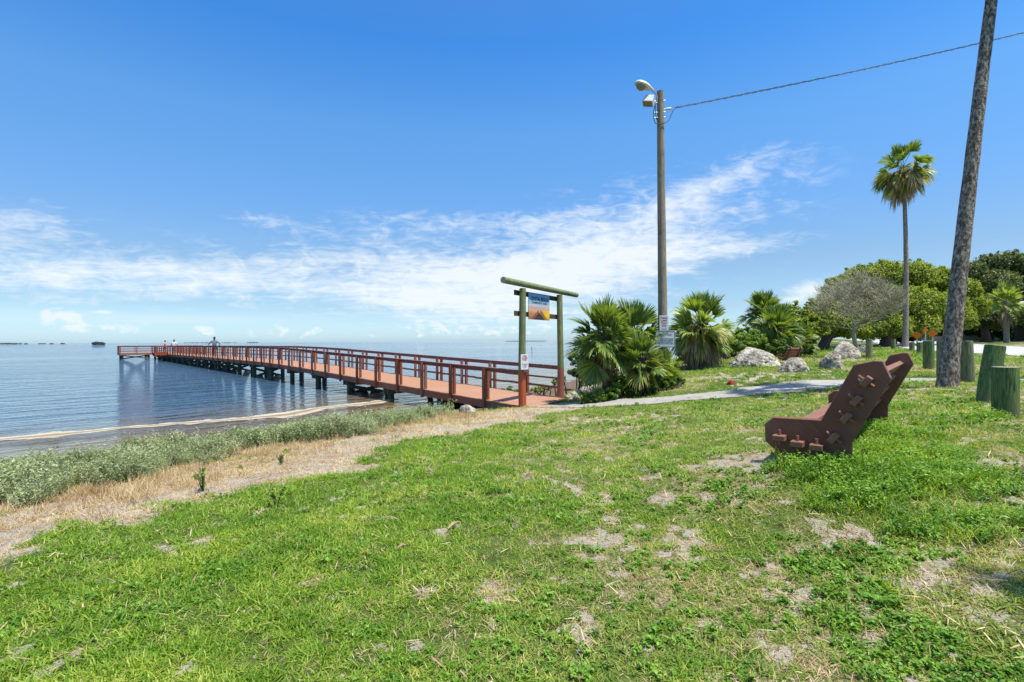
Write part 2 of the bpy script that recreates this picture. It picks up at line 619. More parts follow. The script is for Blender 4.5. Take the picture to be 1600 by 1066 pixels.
def masks(x, y):
    """what covers the ground: sand, dry, wrack, grass (0..1 each)"""
    x = np.asarray(x, float)
    y = np.asarray(y, float)
    s = shore_sd(x, y)
    nz = fbm(x, y, 0.8, 4, 21) - 0.5
    nf = fbm(x, y, 3.2, 4, 31) - 0.5
    n2 = fbm(x, y, 9.0, 3, 41) - 0.5
    de, se, _ = poly_sd(x, y, EDGE)
    de = de * se + nz * 1.5 + nf * 1.6 + n2 * .5           # + = shore side
    dsr, ss, _ = poly_sd(x, y, SHRUB)
    dsr = dsr * ss
    strip = sstep(de, -0.30, 0.45) * sstep(16.5 - y, 0, 2.5) * (x < 3)
    sand = strip * sstep(1.05 - np.abs(de - 0.75) * .8 + nf * 4.2 + n2 * 2.4, 0.22, 0.60)
    patch = np.zeros_like(x)
    for cx, cy, rx, ry, wgt in PATCHW:
        d = ((x - cx) / rx) ** 2 + ((y - cy) / ry) ** 2
        m = d < 9
        if m.any():
            patch = np.where(m, np.maximum(patch, wgt * np.exp(-d * 0.8)), patch)
    rightness = sstep(x + 0.25 * y, -0.3, 2.0) * sstep(14 - y, 0, 3)
    spots = sstep(fbm(x, y, 5.0, 4, 77) + n2 * 0.65, 0.64 - 0.03 * rightness, 0.74) * (0.25 + 0.65 * rightness)
    land = (1 - strip)
    worn = np.clip(sstep(patch * .85 + nf * 1.0 + n2 * 1.7, 0.38, 0.62) * .9 + spots * 0.8, 0, 1) * land
    sand = np.maximum(sand, worn)
    dry = strip * (1 - sand * 0.6)
    beach = sstep(y - 15.5 - 0.15 * x, 0, 1.0) * sstep(3.2 + nz * 3 - s, 0, .8) * (x < 9)
    wrack = np.clip(beach, 0, 1)
    dry2 = sstep(fbm(x, y, 1.1, 4, 55) + n2 * 0.5 + rightness * 0.07, 0.46, 0.70) * (0.25 + .30 * rightness) * land
    far_dry = sstep(fbm(x, y, .35, 3, 65), 0.5, 0.7) * sstep(y, 13, 16) * 0.7
    dry = np.clip(np.maximum(np.maximum(dry, dry2), far_dry), 0, 1)
    dpth, _, _ = poly_sd(x, y, PATH_MID)
    grass = (1 - sand) * (1 - wrack) * (1 - (0.94 - .75 * sstep(fbm(x, y, 2.2, 3, 99) + n2 * .3, .54, .64)) * strip) * (s > 0.2)
    lush = sstep(-x * 0.9 + 0.1 * y + nz * 3 + 0.8, 0, 2.2) * land * sstep(12 - y, 0, 3)
    return dict(sand=sand, dry=dry, wrack=wrack, grass=grass, strip=strip, shrub=dsr, shore=s, lush=lush, path=dpth, edge=de)


# ------------------------------------------------------------------ materials
def new_mat(name):
    m = bpy.data.materials.new(name)
    m.use_nodes = True
    n = NT(m.node_tree)
    n.n.clear()
    out = n.node('ShaderNodeOutputMaterial')
    return m, n, out


def principled(n, out, color, rough=0.7, normal=None, spec=0.3, metal=0.0):
    p = n.node('ShaderNodeBsdfPrincipled')
    n.put(p.inputs['Base Color'], color)
    n.put(p.inputs['Roughness'], rough)
    p.inputs['Specular IOR Level'].default_value = spec
    p.inputs['Metallic'].default_value = metal
    if normal is not None:
        n.put(p.inputs['Normal'], normal)
    n.l.new(p.outputs[0], out.inputs[0])
    return p


def leaf_mat(name, c1, c2, c3=None, scale=1.5, rough=0.5, trans=0.35, tcol=None, rnd=True, spec=0.35):
    """leaves: colour varies leaf by leaf and clump by clump, thin so light comes through"""
    m, n, out = new_mat(name)
    geo = n.node('ShaderNodeNewGeometry')
    v = n.noise(geo.outputs['Position'], scale, 3, 0.6)
    r = geo.outputs['Random Per Island']
    v2 = n.noise(geo.outputs['Position'], scale * 6.0, 4, 0.7)
    f = n.math('ADD', n.math('ADD', n.math('MULTIPLY', n.math('SUBTRACT', v, 0.5), 1.8), n.math('MULTIPLY', n.math('SUBTRACT', v2, 0.5), 1.3)), n.math('MULTIPLY', r, 0.75))
    if rnd:
        oi = n.node('ShaderNodeObjectInfo')
        f = n.math('ADD', f, n.math('MULTIPLY', n.math('SUBTRACT', oi.outputs['Random'], 0.5), 0.5))
    stops = [(0.0, c1), (0.55, c2)] + ([(1.0, c3)] if c3 else [])
    col = n.ramp(f, stops)
    p = n.node('ShaderNodeBsdfPrincipled')
    n.put(p.inputs['Base Color'], col)
    p.inputs['Roughness'].default_value = rough
    p.inputs['Specular IOR Level'].default_value = spec
    t = n.node('ShaderNodeBsdfTranslucent')
    tc = n.mix(1.0, col, tcol or (1.3, 1.25, 0.5), 'MULTIPLY')
    n.put(t.inputs[0], tc)
    mx = n.node('ShaderNodeMixShader')
    mx.inputs[0].default_value = trans
    n.l.new(p.outputs[0], mx.inputs[1])
    n.l.new(t.outputs[0], mx.inputs[2])
    n.l.new(mx.outputs[0], out.inputs[0])
    return m


def wood_mat(name, base, dark, light=None, scale=(6, 6, 0.7), rough=0.75, stain=None, bump=0.25):
    m, n, out = new_mat(name)
    tc = n.node('ShaderNodeTexCoord').outputs['Object']
    grain = n.noise(n.scalevec(tc, scale), 6.0, 6, 0.65, 0.6)
    blot = n.noise(tc, 1.6, 4, 0.6)
    col = n.ramp(grain, [(0.25, dark), (0.5, base), (0.75, light or base)])
    if stain:
        col = n.mix(n.smooth(blot, 0.48, 0.72), col, stain)
    rnd = n.node('ShaderNodeObjectInfo').outputs['Random']
    hs = n.node('ShaderNodeHueSaturation')
    n.put(hs.inputs['Saturation'], n.math('ADD', 0.80, n.math('MULTIPLY', rnd, 0.30)))
    n.put(hs.inputs['Value'], n.math('ADD', 0.82, n.math('MULTIPLY', n.math('FRACT', n.math('MULTIPLY', rnd, 7.3)), 0.36)))
    n.put(hs.inputs['Color'], col)
    col = hs.outputs[0]
    principled(n, out, col, rough, n.bump(grain, bump, 0.01), 0.25)
    return m


def paint_mat(name, base, worn, amount=0.5, rough=0.55, scale=3.0):
    m, n, out = new_mat(name)
    tc = n.node('ShaderNodeTexCoord').outputs['Object']
    a = n.noise(tc, scale, 6, 0.65)
    b = n.noise(tc, scale * 9, 4, 0.6)
    col = n.mix(n.math('MULTIPLY', n.smooth(n.math('ADD', a, n.math('MULTIPLY', n.math('SUBTRACT', b, .5), .4)), 0.45, 0.7), amount), base, worn)
    principled(n, out, col, n.ramp(a, [(0.2, rough - .08), (0.8, rough + .15)]), n.bump(b, 0.15, 0.005), 0.35)
    return m


def bench_mat(name, base, worn):
    """brown stain on rough sawn timber: grain, scuffs, paler where the edges are rubbed"""
    m, n, out = new_mat(name)
    tc = n.node('ShaderNodeTexCoord').outputs['Object']
    rot = n.node('ShaderNodeMapping')
    n.l.new(tc, rot.inputs[0])
    rot.inputs['Rotation'].default_value = (0, R(-52), 0)
    g = n.noise(n.scalevec(rot.outputs[0], (1.2, 9, 16)), 4.0, 7, 0.65, 0.7)
    big = n.noise(tc, 2.2, 5, 0.65)
    scuff = n.noise(tc, 26.0, 5, 0.7, 0.4)
    c = n.ramp(g, [(0.30, tuple(x * .62 for x in base)), (0.5, base), (0.72, tuple(x * 1.25 for x in base))])
    c = n.mix(n.math('MULTIPLY', n.smooth(big, 0.45, 0.72), 0.55), c, worn)
    c = n.mix(n.math('MULTIPLY', n.smooth(scuff, 0.64, 0.76), 0.5), c, (0.30, 0.19, 0.14))
    pt = n.node('ShaderNodeNewGeometry').outputs['Pointiness']
    c = n.mix(n.math('MULTIPLY', n.smooth(pt, 0.53, 0.62), 0.5), c, (0.30, 0.15, 0.10))
    principled(n, out, c, n.ramp(scuff, [(0.3, 0.5), (0.7, 0.75)]), n.bump(n.math('ADD', g, n.math('MULTIPLY', scuff, .4)), 0.35, 0.008), 0.3)
    return m


def log_mat(name, base, dark, light, olive):
    """old pressure treated post: green faded to olive brown, drying cracks, soil splashed on its foot"""
    m, n, out = new_mat(name)
    tc = n.node('ShaderNodeTexCoord').outputs['Object']
    g = n.noise(n.scalevec(tc, (10, 10, .8)), 5.0, 7, 0.68, 0.5)
    cr_ = n.noise(n.scalevec(tc, (7, 7, .35)), 3.0, 5, 0.6, 0.4)
    big = n.noise(n.scalevec(tc, (2.2, 2.2, 1.0)), 1.6, 5, 0.65)
    c = n.ramp(g, [(0.30, dark), (0.5, base), (0.72, light)])
    c = n.mix(n.math('MULTIPLY', n.smooth(big, 0.42, 0.66), 0.8), c, olive)
    crack = n.math('SUBTRACT', 1.0, n.smooth(n.math('ABSOLUTE', n.math('SUBTRACT', cr_, 0.5)), 0.0, 0.018))
    c = n.mix(n.math('MULTIPLY', crack, 0.85), c, tuple(x * .25 for x in dark))
    sep = n.node('ShaderNodeSeparateXYZ')
    n.l.new(tc, sep.inputs[0])
    soil = n.math('SUBTRACT', 1.0, n.smooth(n.math('ADD', sep.outputs[2], n.math('MULTIPLY', n.math('SUBTRACT', big, .5), .35)), 0.02, 0.20))
    c = n.mix(n.math('MULTIPLY', soil, 0.6), c, (0.17, 0.14, 0.085))
    principled(n, out, c, 0.85, n.bump(n.math('SUBTRACT', g, n.math('MULTIPLY', crack, 1.2)), 0.55, 0.012), 0.2)
    return m


def flat_mat(name, col, rough=0.6, spec=0.3, metal=0.0):
    m, n, out = new_mat(name)
    tc = n.node('ShaderNodeTexCoord').outputs['Object']
    a = n.noise(tc, 14.0, 4, 0.6)
    c = n.mix(n.math('MULTIPLY', a, 0.35), col, tuple(x * 0.72 for x in col))
    principled(n, out, c, rough, None, spec, metal)
    return m


def ground_mat():
    m, n, out = new_mat('ground_cover')
    pos = n.node('ShaderNodeNewGeometry').outputs['Position']
    a_s, a_d, a_w = n.attr('sand'), n.attr('dry'), n.attr('wrack')
    big = n.noise(pos, 0.9, 5, 0.6)
    mid = n.noise(pos, 7.0, 5, 0.62)
    fin = n.noise(pos, 60.0, 4, 0.65)
    grn = n.noise(pos, 240.0, 3, 0.6)
    mixn = n.math('ADD', n.math('MULTIPLY', fin, 0.6), n.math('MULTIPLY', mid, 0.4))
    turf = n.ramp(mixn, [(0.30, (0.025, 0.035, 0.010)), (0.48, (0.075, 0.11, 0.022)), (0.60, (0.14, 0.19, 0.04)), (0.75, (0.27, 0.26, 0.12))])
    straw = n.ramp(mixn, [(0.30, (0.13, 0.095, 0.055)), (0.5, (0.34, 0.26, 0.15)), (0.7, (0.54, 0.45, 0.30))])
    sand = n.ramp(n.math('ADD', n.math('MULTIPLY', fin, .5), n.math('MULTIPLY', grn, .5)), [(0.30, (0.20, 0.16, 0.12)), (0.5, (0.38, 0.335, 0.265)), (0.7, (0.55, 0.51, 0.43))])
    sand = n.mix(n.math('MULTIPLY', n.smooth(mid, 0.52, 0.70), 0.6), sand, (0.30, 0.22, 0.13))
    wrk = n.ramp(mixn, [(0.34, (0.05, 0.035, 0.025)), (0.5, (0.15, 0.10, 0.07)), (0.62, (0.22, 0.155, 0.105)), (0.74, (0.38, 0.32, 0.24))])
    e = n.math('MULTIPLY', n.math('SUBTRACT', fin, 0.5), 0.9)
    c = n.mix(n.smooth(n.math('ADD', a_d, e), 0.35, 0.75), turf, straw)
    c = n.mix(n.smooth(n.math('ADD', a_s, e), 0.38, 0.62), c, sand)
    c = n.mix(n.smooth(n.math('ADD', a_w, e), 0.35, 0.65), c, wrk)
    h = n.math('ADD', n.math('MULTIPLY', fin, 1.0), n.math('ADD', n.math('MULTIPLY', grn, 0.3), n.math('MULTIPLY', mid, 1.2)))
    principled(n, out, c, 0.92, n.bump(h, 0.7, 0.03), 0.12)
    return m


def path_mat():
    m, n, out = new_mat('worn_path_concrete')
    pos = n.node('ShaderNodeNewGeometry').outputs['Position']
    a = n.noise(pos, 1.3, 6, 0.65)
    b = n.noise(pos, 45.0, 4, 0.7)
    c = n.ramp(n.math('ADD', n.math('MULTIPLY', a, 0.55), n.math('MULTIPLY', b, 0.45)), [(0.28, (0.20, 0.18, 0.15)), (0.5, (0.34, 0.315, 0.275)), (0.72, (0.45, 0.43, 0.39))])
    ed = n.voronoi(n.vmath('ADD', n.scalevec(pos, (.8, .8, .0)), n.scalevec(n.noise(pos, 2.0, 3, .6, out='Color'), (.35, .35, 0))), 1.0, 'DISTANCE_TO_EDGE')
    c = n.mix(n.math('MULTIPLY', n.math('SUBTRACT', 1.0, n.smooth(ed, 0.0, 0.022)), 0.7), c, (0.12, 0.11, 0.09))
    principled(n, out, c, 0.9, n.bump(b, 0.4, 0.01), 0.15)
    return m


def road_mat():
    m, n, out = new_mat('pale_asphalt')
    pos = n.node('ShaderNodeNewGeometry').outputs['Position']
    a = n.noise(pos, 0.5, 5, 0.6)
    b = n.noise(pos, 30.0, 3, 0.6)
    c = n.ramp(n.math('ADD', n.math('MULTIPLY', a, 0.6), n.math('MULTIPLY', b, 0.4)), [(0.3, (0.33, 0.32, 0.31)), (0.7, (0.50, 0.49, 0.47))])
    principled(n, out, c, 0.85, None, 0.2)
    return m


def water_mat():
    m, n, out = new_mat('bay_water')
    pos = n.node('ShaderNodeNewGeometry').outputs['Position']
    rot = n.node('ShaderNodeMapping')
    n.l.new(pos, rot.inputs[0])
    rot.inputs['Rotation'].default_value = (0, 0, R(-48))
    p = rot.outputs[0]
    w1 = n.noise(n.scalevec(p, (0.22, 0.85, 1)), 1.0, 3, 0.5, 0.5)
    w2 = n.noise(n.scalevec(p, (0.42, 1.15, 1)), 2.4, 3, 0.5, 0.4)
    w3 = n.noise(n.scalevec(p, (0.6, 1.2, 1)), 7.0, 2, 0.5, 0.2)
    calm = n.noise(n.scalevec(p, (0.010, 0.05, 1)), 1.0, 4, 0.55, 0.5)
    amp = n.ramp(calm, [(0.35, 0.35), (0.6, 1.0)])
    ws = n.math('POWER', n.math('MAXIMUM', w1, 0.0), 1.8)
    h = n.math('ADD', n.math('MULTIPLY', ws, 1.5), n.math('ADD', n.math('MULTIPLY', w2, 0.42), n.math('MULTIPLY', w3, 0.19)))
    h = n.math('MULTIPLY', h, amp)
    shallow = n.attr('shallow')
    deep = n.mix(n.noise(pos, 0.05, 3, 0.5), (0.035, 0.078, 0.125), (0.048, 0.095, 0.145))
    c = n.mix(n.smooth(shallow, 0.0, 1.0), deep, (0.150, 0.098, 0.030))
    pr = principled(n, out, c, 0.03, n.bump(h, 1.0, 0.32), 0.5)
    pr.inputs['IOR'].default_value = 1.33
    pr.inputs['Specular IOR Level'].default_value = 0.5
    return m


M = {}
M['ground'] = ground_mat()
M['path'] = path_mat()
M['road'] = road_mat()
M['water'] = water_mat()
M['pier_red'] = wood_mat('pier_red_paint', (0.265, 0.082, 0.042), (0.15, 0.045, 0.026), (0.38, 0.135, 0.07), (3, 3, 3), 0.65, (0.27, 0.15, 0.10), 0.25)
M['pier_rail'] = wood_mat('pier_rail_paint', (0.225, 0.058, 0.036), (0.12, 0.034, 0.024), (0.32, 0.10, 0.06), (3, 3, 3), 0.65, (0.24, 0.13, 0.095), 0.25)
M['pile'] = wood_mat('treated_pile', (0.090, 0.095, 0.058), (0.035, 0.036, 0.025), (0.17, 0.18, 0.115), (5, 5, 0.8), 0.85, (0.05, 0.05, 0.035))
M['brace'] = wood_mat('treated_brace', (0.10, 0.125, 0.095), (0.05, 0.06, 0.045), (0.17, 0.20, 0.15), (3, 3, 3), 0.85)
M['log_green'] = wood_mat('green_treated_log', (0.175, 0.205, 0.085), (0.07, 0.10, 0.035), (0.40, 0.40, 0.22), (7, 7, 0.9), 0.8, (0.11, 0.17, 0.06), 0.4)
M['log_red'] = wood_mat('red_painted_log', (0.36, 0.078, 0.026), (0.24, 0.048, 0.018), (0.46, 0.11, 0.04), (5, 5, 0.8), 0.55, (0.27, 0.07, 0.03), 0.2)
M['brown_board'] = wood_mat('brown_board', (0.09, 0.05, 0.035), (0.05, 0.03, 0.022), (0.14, 0.085, 0.06), (3, 3, 3), 0.7)
M['bench'] = bench_mat('bench_brown_paint', (0.170, 0.060, 0.036), (0.240, 0.105, 0.070))
M['bench_dark'] = bench_mat('old_bench_wood', (0.10, 0.042, 0.030), (0.16, 0.08, 0.055))
M['bollard'] = log_mat('bollard_green', (0.105, 0.165, 0.058), (0.045, 0.080, 0.028), (0.23, 0.30, 0.12), (0.17, 0.175, 0.070))
M['bollard_b'] = log_mat('bollard_faded', (0.170, 0.190, 0.095), (0.07, 0.088, 0.042), (0.30, 0.32, 0.18), (0.22, 0.20, 0.11))
M['cut'] = wood_mat('log_end', (0.30, 0.30, 0.20), (0.18, 0.18, 0.12), (0.42, 0.42, 0.30), (8, 8, 8), 0.85)
M['pole'] = wood_mat('utility_pole_wood', (0.26, 0.215, 0.155), (0.12, 0.095, 0.07), (0.42, 0.37, 0.29), (7, 7, 0.5), 0.9, (0.15, 0.12, 0.08), 0.5)
M['metal_w'] = flat_mat('lamp_white_metal', (0.62, 0.62, 0.60), 0.45)
M['metal_g'] = flat_mat('galvanised_metal', (0.36, 0.37, 0.37), 0.45, 0.5, 0.4)
M['black'] = flat_mat('black_rubber', (0.025, 0.025, 0.027), 0.6)
M['lens'] = flat_mat('lamp_lens', (0.24, 0.22, 0.12), 0.25, 0.5)
M['white'] = flat_mat('sign_white', (0.74, 0.73, 0.72), 0.5)
M['red_ink'] = flat_mat('sign_red_ink', (0.45, 0.02, 0.04), 0.5)
M['grey_ink'] = flat_mat('sign_grey_ink', (0.12, 0.12, 0.13), 0.5)
M['navy_ink'] = flat_mat('sign_navy_ink', (0.015, 0.03, 0.075), 0.5)
M['orange'] = flat_mat('sign_orange', (0.85, 0.20, 0.015), 0.5)
M['skin'] = flat_mat('skin', (0.42, 0.22, 0.15), 0.6)
M['skin_d'] = flat_mat('skin_dark', (0.10, 0.055, 0.038), 0.6)
M['hair'] = flat_mat('hair_dark', (0.03, 0.022, 0.018), 0.7)
M['shirt_w'] = flat_mat('shirt_white', (0.72, 0.71, 0.70), 0.85)
M['shirt_g'] = flat_mat('shirt_blue_grey', (0.17, 0.20, 0.26), 0.85)
M['shirt_p'] = flat_mat('shirt_pink', (0.62, 0.30, 0.29), 0.85)
M['shorts'] = flat_mat('shorts_dark', (0.05, 0.055, 0.08), 0.85)
M['shorts_t'] = flat_mat('shorts_tan', (0.32, 0.26, 0.18), 0.85)
M['roof'] = flat_mat('pale_roof', (0.62, 0.63, 0.64), 0.6)
M['wall'] = flat_mat('pale_wall', (0.42, 0.42, 0.40), 0.8)
M['glass'] = flat_mat('window_glass', (0.04, 0.05, 0.06), 0.1, 0.6)
M['red_rock'] = paint_mat('reddish_lump', (0.30, 0.035, 0.02), (0.16, 0.05, 0.03), 0.7, 0.7, 12)
M['drift'] = flat_mat('dead_palm_stalk', (0.38, 0.27, 0.15), 0.9)


def deck_mat():
    m, n, out = new_mat('pier_deck_boards')
    tc = n.node('ShaderNodeTexCoord').outputs['Object']
    sep = n.node('ShaderNodeSeparateXYZ')
    n.l.new(tc, sep.inputs[0])
    s = n.math('DIVIDE', sep.outputs[0], 0.145)
    fr = n.math('FRACT', s)
    gap = n.math('LESS_THAN', fr, 0.06)
    bid = n.math('FLOOR', s)
    wn = n.node('ShaderNodeTexWhiteNoise', noise_dimensions='1D')
    n.l.new(bid, wn.inputs['W'])
    grain = n.noise(n.scalevec(tc, (14, 1.2, 1)), 4.0, 5, 0.6, 0.3)
    c = n.ramp(grain, [(0.3, (0.31, 0.160, 0.088)), (0.55, (0.40, 0.215, 0.122)), (0.8, (0.47, 0.285, 0.18))])
    c = n.mix(n.math('MULTIPLY', wn.outputs[0], 0.35), c, (0.36, 0.15, 0.095))
    c = n.mix(n.math('MULTIPLY', n.smooth(n.noise(tc, 0.6, 5, 0.6), 0.5, 0.7), 0.35), c, (0.42, 0.27, 0.20))
    c = n.mix(gap, c, (0.05, 0.02, 0.015))
    principled(n, out, c, 0.75, n.bump(grain, 0.2, 0.005), 0.2)
    return m


def rock_mat(name='limestone', lo=(0.11, 0.10, 0.08), mid=(0.36, 0.325, 0.25), hi=(0.66, 0.61, 0.50)):
    m, n, out = new_mat(name)
    tc = n.node('ShaderNodeTexCoord').outputs['Object']
    a = n.noise(tc, 2.2, 7, 0.68, 0.4)
    b = n.noise(tc, 14.0, 5, 0.7)
    vo = n.voronoi(tc, 9.0)
    c = n.ramp(n.math('ADD', n.math('MULTIPLY', a, 0.6), n.math('MULTIPLY', b, 0.4)), [(0.40, lo), (0.50, mid), (0.61, hi)])
    c = n.mix(n.math('MULTIPLY', n.smooth(n.noise(tc, 1.3, 3, 0.5), 0.6, 0.75), 0.4), c, (0.40, 0.30, 0.14))
    h = n.math('ADD', n.math('MULTIPLY', b, 0.8), n.math('MULTIPLY', vo, 0.7))
    principled(n, out, c, 0.93, n.bump(h, 0.9, 0.06), 0.15)
    return m


def palm_trunk_mat(name, base, dark, light, ring=9.0):
    m, n, out = new_mat(name)
    tc = n.node('ShaderNodeTexCoord').outputs['Object']
    a = n.noise(n.scalevec(tc, (5.5, 5.5, 2.6)), 3.0, 7, 0.72, 0.8)
    b = n.noise(n.scalevec(tc, (3, 3, 5)), ring, 4, 0.65, 0.3)
    f = n.noise(n.scalevec(tc, (1.0, 1.0, 0.35)), 24, 4, 0.7)
    col = n.ramp(n.math('ADD', n.math('MULTIPLY', a, 0.65), n.math('MULTIPLY', f, 0.35)), [(0.42, dark), (0.50, base), (0.585, light)])
    col = n.mix(n.math('MULTIPLY', n.smooth(b, 0.5, 0.7), 0.5), col, dark)
    h = n.math('ADD', n.math('MULTIPLY', a, 1.0), n.math('MULTIPLY', b, 0.6))
    principled(n, out, col, 0.95, n.bump(h, 0.8, 0.03), 0.1)
    return m


def foam_mat():
    m, n, out = new_mat('shore_foam')
    pos = n.node('ShaderNodeNewGeometry').outputs['Position']
    ac = n.attr('across')
    nz = n.noise(pos, 1.9, 7, 0.72, 0.6)
    nf = n.noise(pos, 18.0, 4, 0.65)
    x = n.math('ADD', ac, n.math('MULTIPLY', n.math('SUBTRACT', nz, 0.5), 0.5))
    c = n.ramp(n.math('MULTIPLY', n.math('ADD', x, 1.0), 0.5), [(0.05, (0.40, 0.36, 0.28)), (0.30, (0.42, 0.35, 0.24)), (0.46, (0.16, 0.105, 0.05)), (0.56, (0.22, 0.16, 0.09)), (0.72, (0.46, 0.40, 0.29)), (0.95, (0.48, 0.45, 0.37))])
    c = n.mix(n.math('MULTIPLY', nf, 0.35), c, (0.40, 0.34, 0.25))
    p = n.node('ShaderNodeBsdfPrincipled')
    n.put(p.inputs['Base Color'], c)
    p.inputs['Roughness'].default_value = 0.8
    p.inputs['Specular IOR Level'].default_value = 0.1
    t = n.node('ShaderNodeBsdfTransparent')
    ab = n.math('ABSOLUTE', ac)
    alpha = n.smooth(n.math('SUBTRACT', n.math('ADD', 1.05, n.math('MULTIPLY', n.math('SUBTRACT', nz, 0.5), 2.4)), ab), 0.10, 0.50)
    mx = n.node('ShaderNodeMixShader')
    n.put(mx.inputs[0], alpha)
    n.l.new(t.outputs[0], mx.inputs[1])
    n.l.new(p.outputs[0], mx.inputs[2])
    n.l.new(mx.outputs[0], out.inputs[0])
    return m


M['deck'] = deck_mat()
M['rock'] = rock_mat()
M['rock_dark'] = rock_mat('dark_shore_stone', (0.035, 0.03, 0.027), (0.09, 0.08, 0.07), (0.20, 0.18, 0.155))
M['trunk_tall'] = palm_trunk_mat('tall_palm_bark', (0.20, 0.16, 0.125), (0.065, 0.05, 0.04), (0.46, 0.40, 0.34), 5.0)
M['trunk_thin'] = palm_trunk_mat('slender_palm_bark', (0.26, 0.215, 0.17), (0.14, 0.11, 0.085), (0.38, 0.33, 0.27), 7.0)
M['trunk_dark'] = palm_trunk_mat('dark_bark', (0.07, 0.055, 0.042), (0.03, 0.025, 0.02), (0.13, 0.11, 0.085), 5.0)
M['foam'] = foam_mat()
M['bare'] = flat_mat('grey_bare_twigs', (0.36, 0.34, 0.235), 0.95, 0.1)
M['island'] = leaf_mat('far_island_hazed_green', (0.06, 0.10, 0.09), (0.10, 0.14, 0.12), (0.14, 0.18, 0.15), 0.1, 0.9, 0.1, rnd=False)  # leaf colour lightened and blued to imitate distance haze

L = {}
L['grass'] = leaf_mat('grass_blade', (0.120, 0.245, 0.016), (0.260, 0.400, 0.034), (0.500, 0.540, 0.110), 1.2, 0.5, 0.45)
L['grass_thin'] = leaf_mat('thin_turf_blade', (0.180, 0.275, 0.038), (0.315, 0.400, 0.068), (0.570, 0.500, 0.180), 1.2, 0.5, 0.42)
L['straw'] = leaf_mat('dry_blade', (0.340, 0.225, 0.105), (0.560, 0.420, 0.220), (0.740, 0.620, 0.390), 1.5, 0.75, 0.3, (1.1, 1.0, 0.7))
L['weed'] = leaf_mat('weed_leaf', (0.090, 0.213, 0.019), (0.195, 0.375, 0.039), (0.360, 0.500, 0.078), 2.0, 0.45, 0.4)
L['sage'] = leaf_mat('sea_oxeye_leaf', (0.225, 0.270, 0.130), (0.390, 0.435, 0.230), (0.600, 0.625, 0.370), 1.2, 0.6, 0.3, (1.1, 1.15, 0.7))
L['palm'] = leaf_mat('sabal_frond', (0.115, 0.185, 0.036), (0.255, 0.350, 0.070), (0.460, 0.520, 0.150), 0.9, 0.42, 0.42, spec=0.5)
L['palm_y'] = leaf_mat('yellowing_frond', (0.240, 0.252, 0.060), (0.432, 0.408, 0.108), (0.600, 0.528, 0.168), 1.2, 0.5, 0.3)
L['palm_d'] = leaf_mat('dead_frond', (0.192, 0.126, 0.072), (0.372, 0.270, 0.162), (0.552, 0.444, 0.288), 1.2, 0.8, 0.2, (1.1, 1, .8))
L['oak'] = leaf_mat('oak_leaf', (0.120, 0.185, 0.022), (0.260, 0.340, 0.038), (0.420, 0.480, 0.080), 0.35, 0.5, 0.32)
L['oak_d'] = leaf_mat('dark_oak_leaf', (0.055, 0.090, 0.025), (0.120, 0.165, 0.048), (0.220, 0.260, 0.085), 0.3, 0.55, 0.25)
L['bush'] = leaf_mat('bush_leaf', (0.095, 0.175, 0.022), (0.190, 0.320, 0.045), (0.340, 0.450, 0.085), 0.8, 0.5, 0.35)
L['mangrove'] = leaf_mat('mangrove_leaf', (0.060, 0.115, 0.024), (0.130, 0.215, 0.045), (0.230, 0.320, 0.080), 0.8, 0.45, 0.3)
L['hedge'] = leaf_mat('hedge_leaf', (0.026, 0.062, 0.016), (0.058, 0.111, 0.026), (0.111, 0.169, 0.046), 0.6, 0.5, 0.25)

# ------------------------------------------------------------------ ground, water
def polar_grid(r0, r1, g, a0, a1, na):
    nr = int(math.log(r1 / r0) / math.log(g)) + 1
    rr = np.geomspace(r0, r1, nr)
    aa = np.linspace(a0, a1, na)
    Rr, Aa = np.meshgrid(rr, aa, indexing='ij')
    X, Y = Rr * np.sin(Aa), Rr * np.cos(Aa)
    idx = np.arange(nr * na).reshape(nr, na)
    F = np.stack([idx[:-1, :-1], idx[:-1, 1:], idx[1:, 1:], idx[1:, :-1]], -1).reshape(-1, 4)[:, ::-1]
    return X.ravel(), Y.ravel(), F


def make_ground():
    Xf, Yf, Ff = polar_grid(0.6, 900, 1.020, R(-62), R(62), 420)
    z = G(Xf, Yf)
    mk = masks(Xf, Yf)
    # the rest of the circle, coarser, so the sheet goes all the way round
    Xb, Yb, Fb = polar_grid(0.6, 900, 1.06, R(62), R(298), 90)
    zb = G(Xb, Yb)
    mb = masks(Xb, Yb)
    k = len(Xf)
    # centre fan
    ring = np.r_[np.arange(420), k + np.arange(1, 89)]
    V = np.c_[np.r_[Xf, Xb], np.r_[Yf, Yb], np.r_[z, zb]]
    c = len(V)
    V = np.r_[V, [[0, 0, g1(0, 0)]]]
    quads = np.r_[Ff, Fb + k]
    tri = [(c, ring[(i + 1) % len(ring)], ring[i], ring[i]) for i in range(len(ring))]
    at_ = {q: np.r_[mk[q], mb[q], [0]] for q in ('sand', 'dry', 'wrack')}
    o = mesh_np('ground', V, quads, M['ground'], None, True, at_)
    return tag(o, kind='structure')


make_ground()


def make_water():
    X, Y, F = polar_grid(1.0, 30000, 1.05, R(-180), R(180), 241)
    s = -shore_sd(X, Y)
    sh = (1 - sstep(s, 1.0, 14.0)) * .9
    o = mesh_np('water', np.c_[X, Y, np.zeros_like(X)], F, M['water'], None, True, {'shallow': sh})
    return tag(o, kind='structure')


make_water()


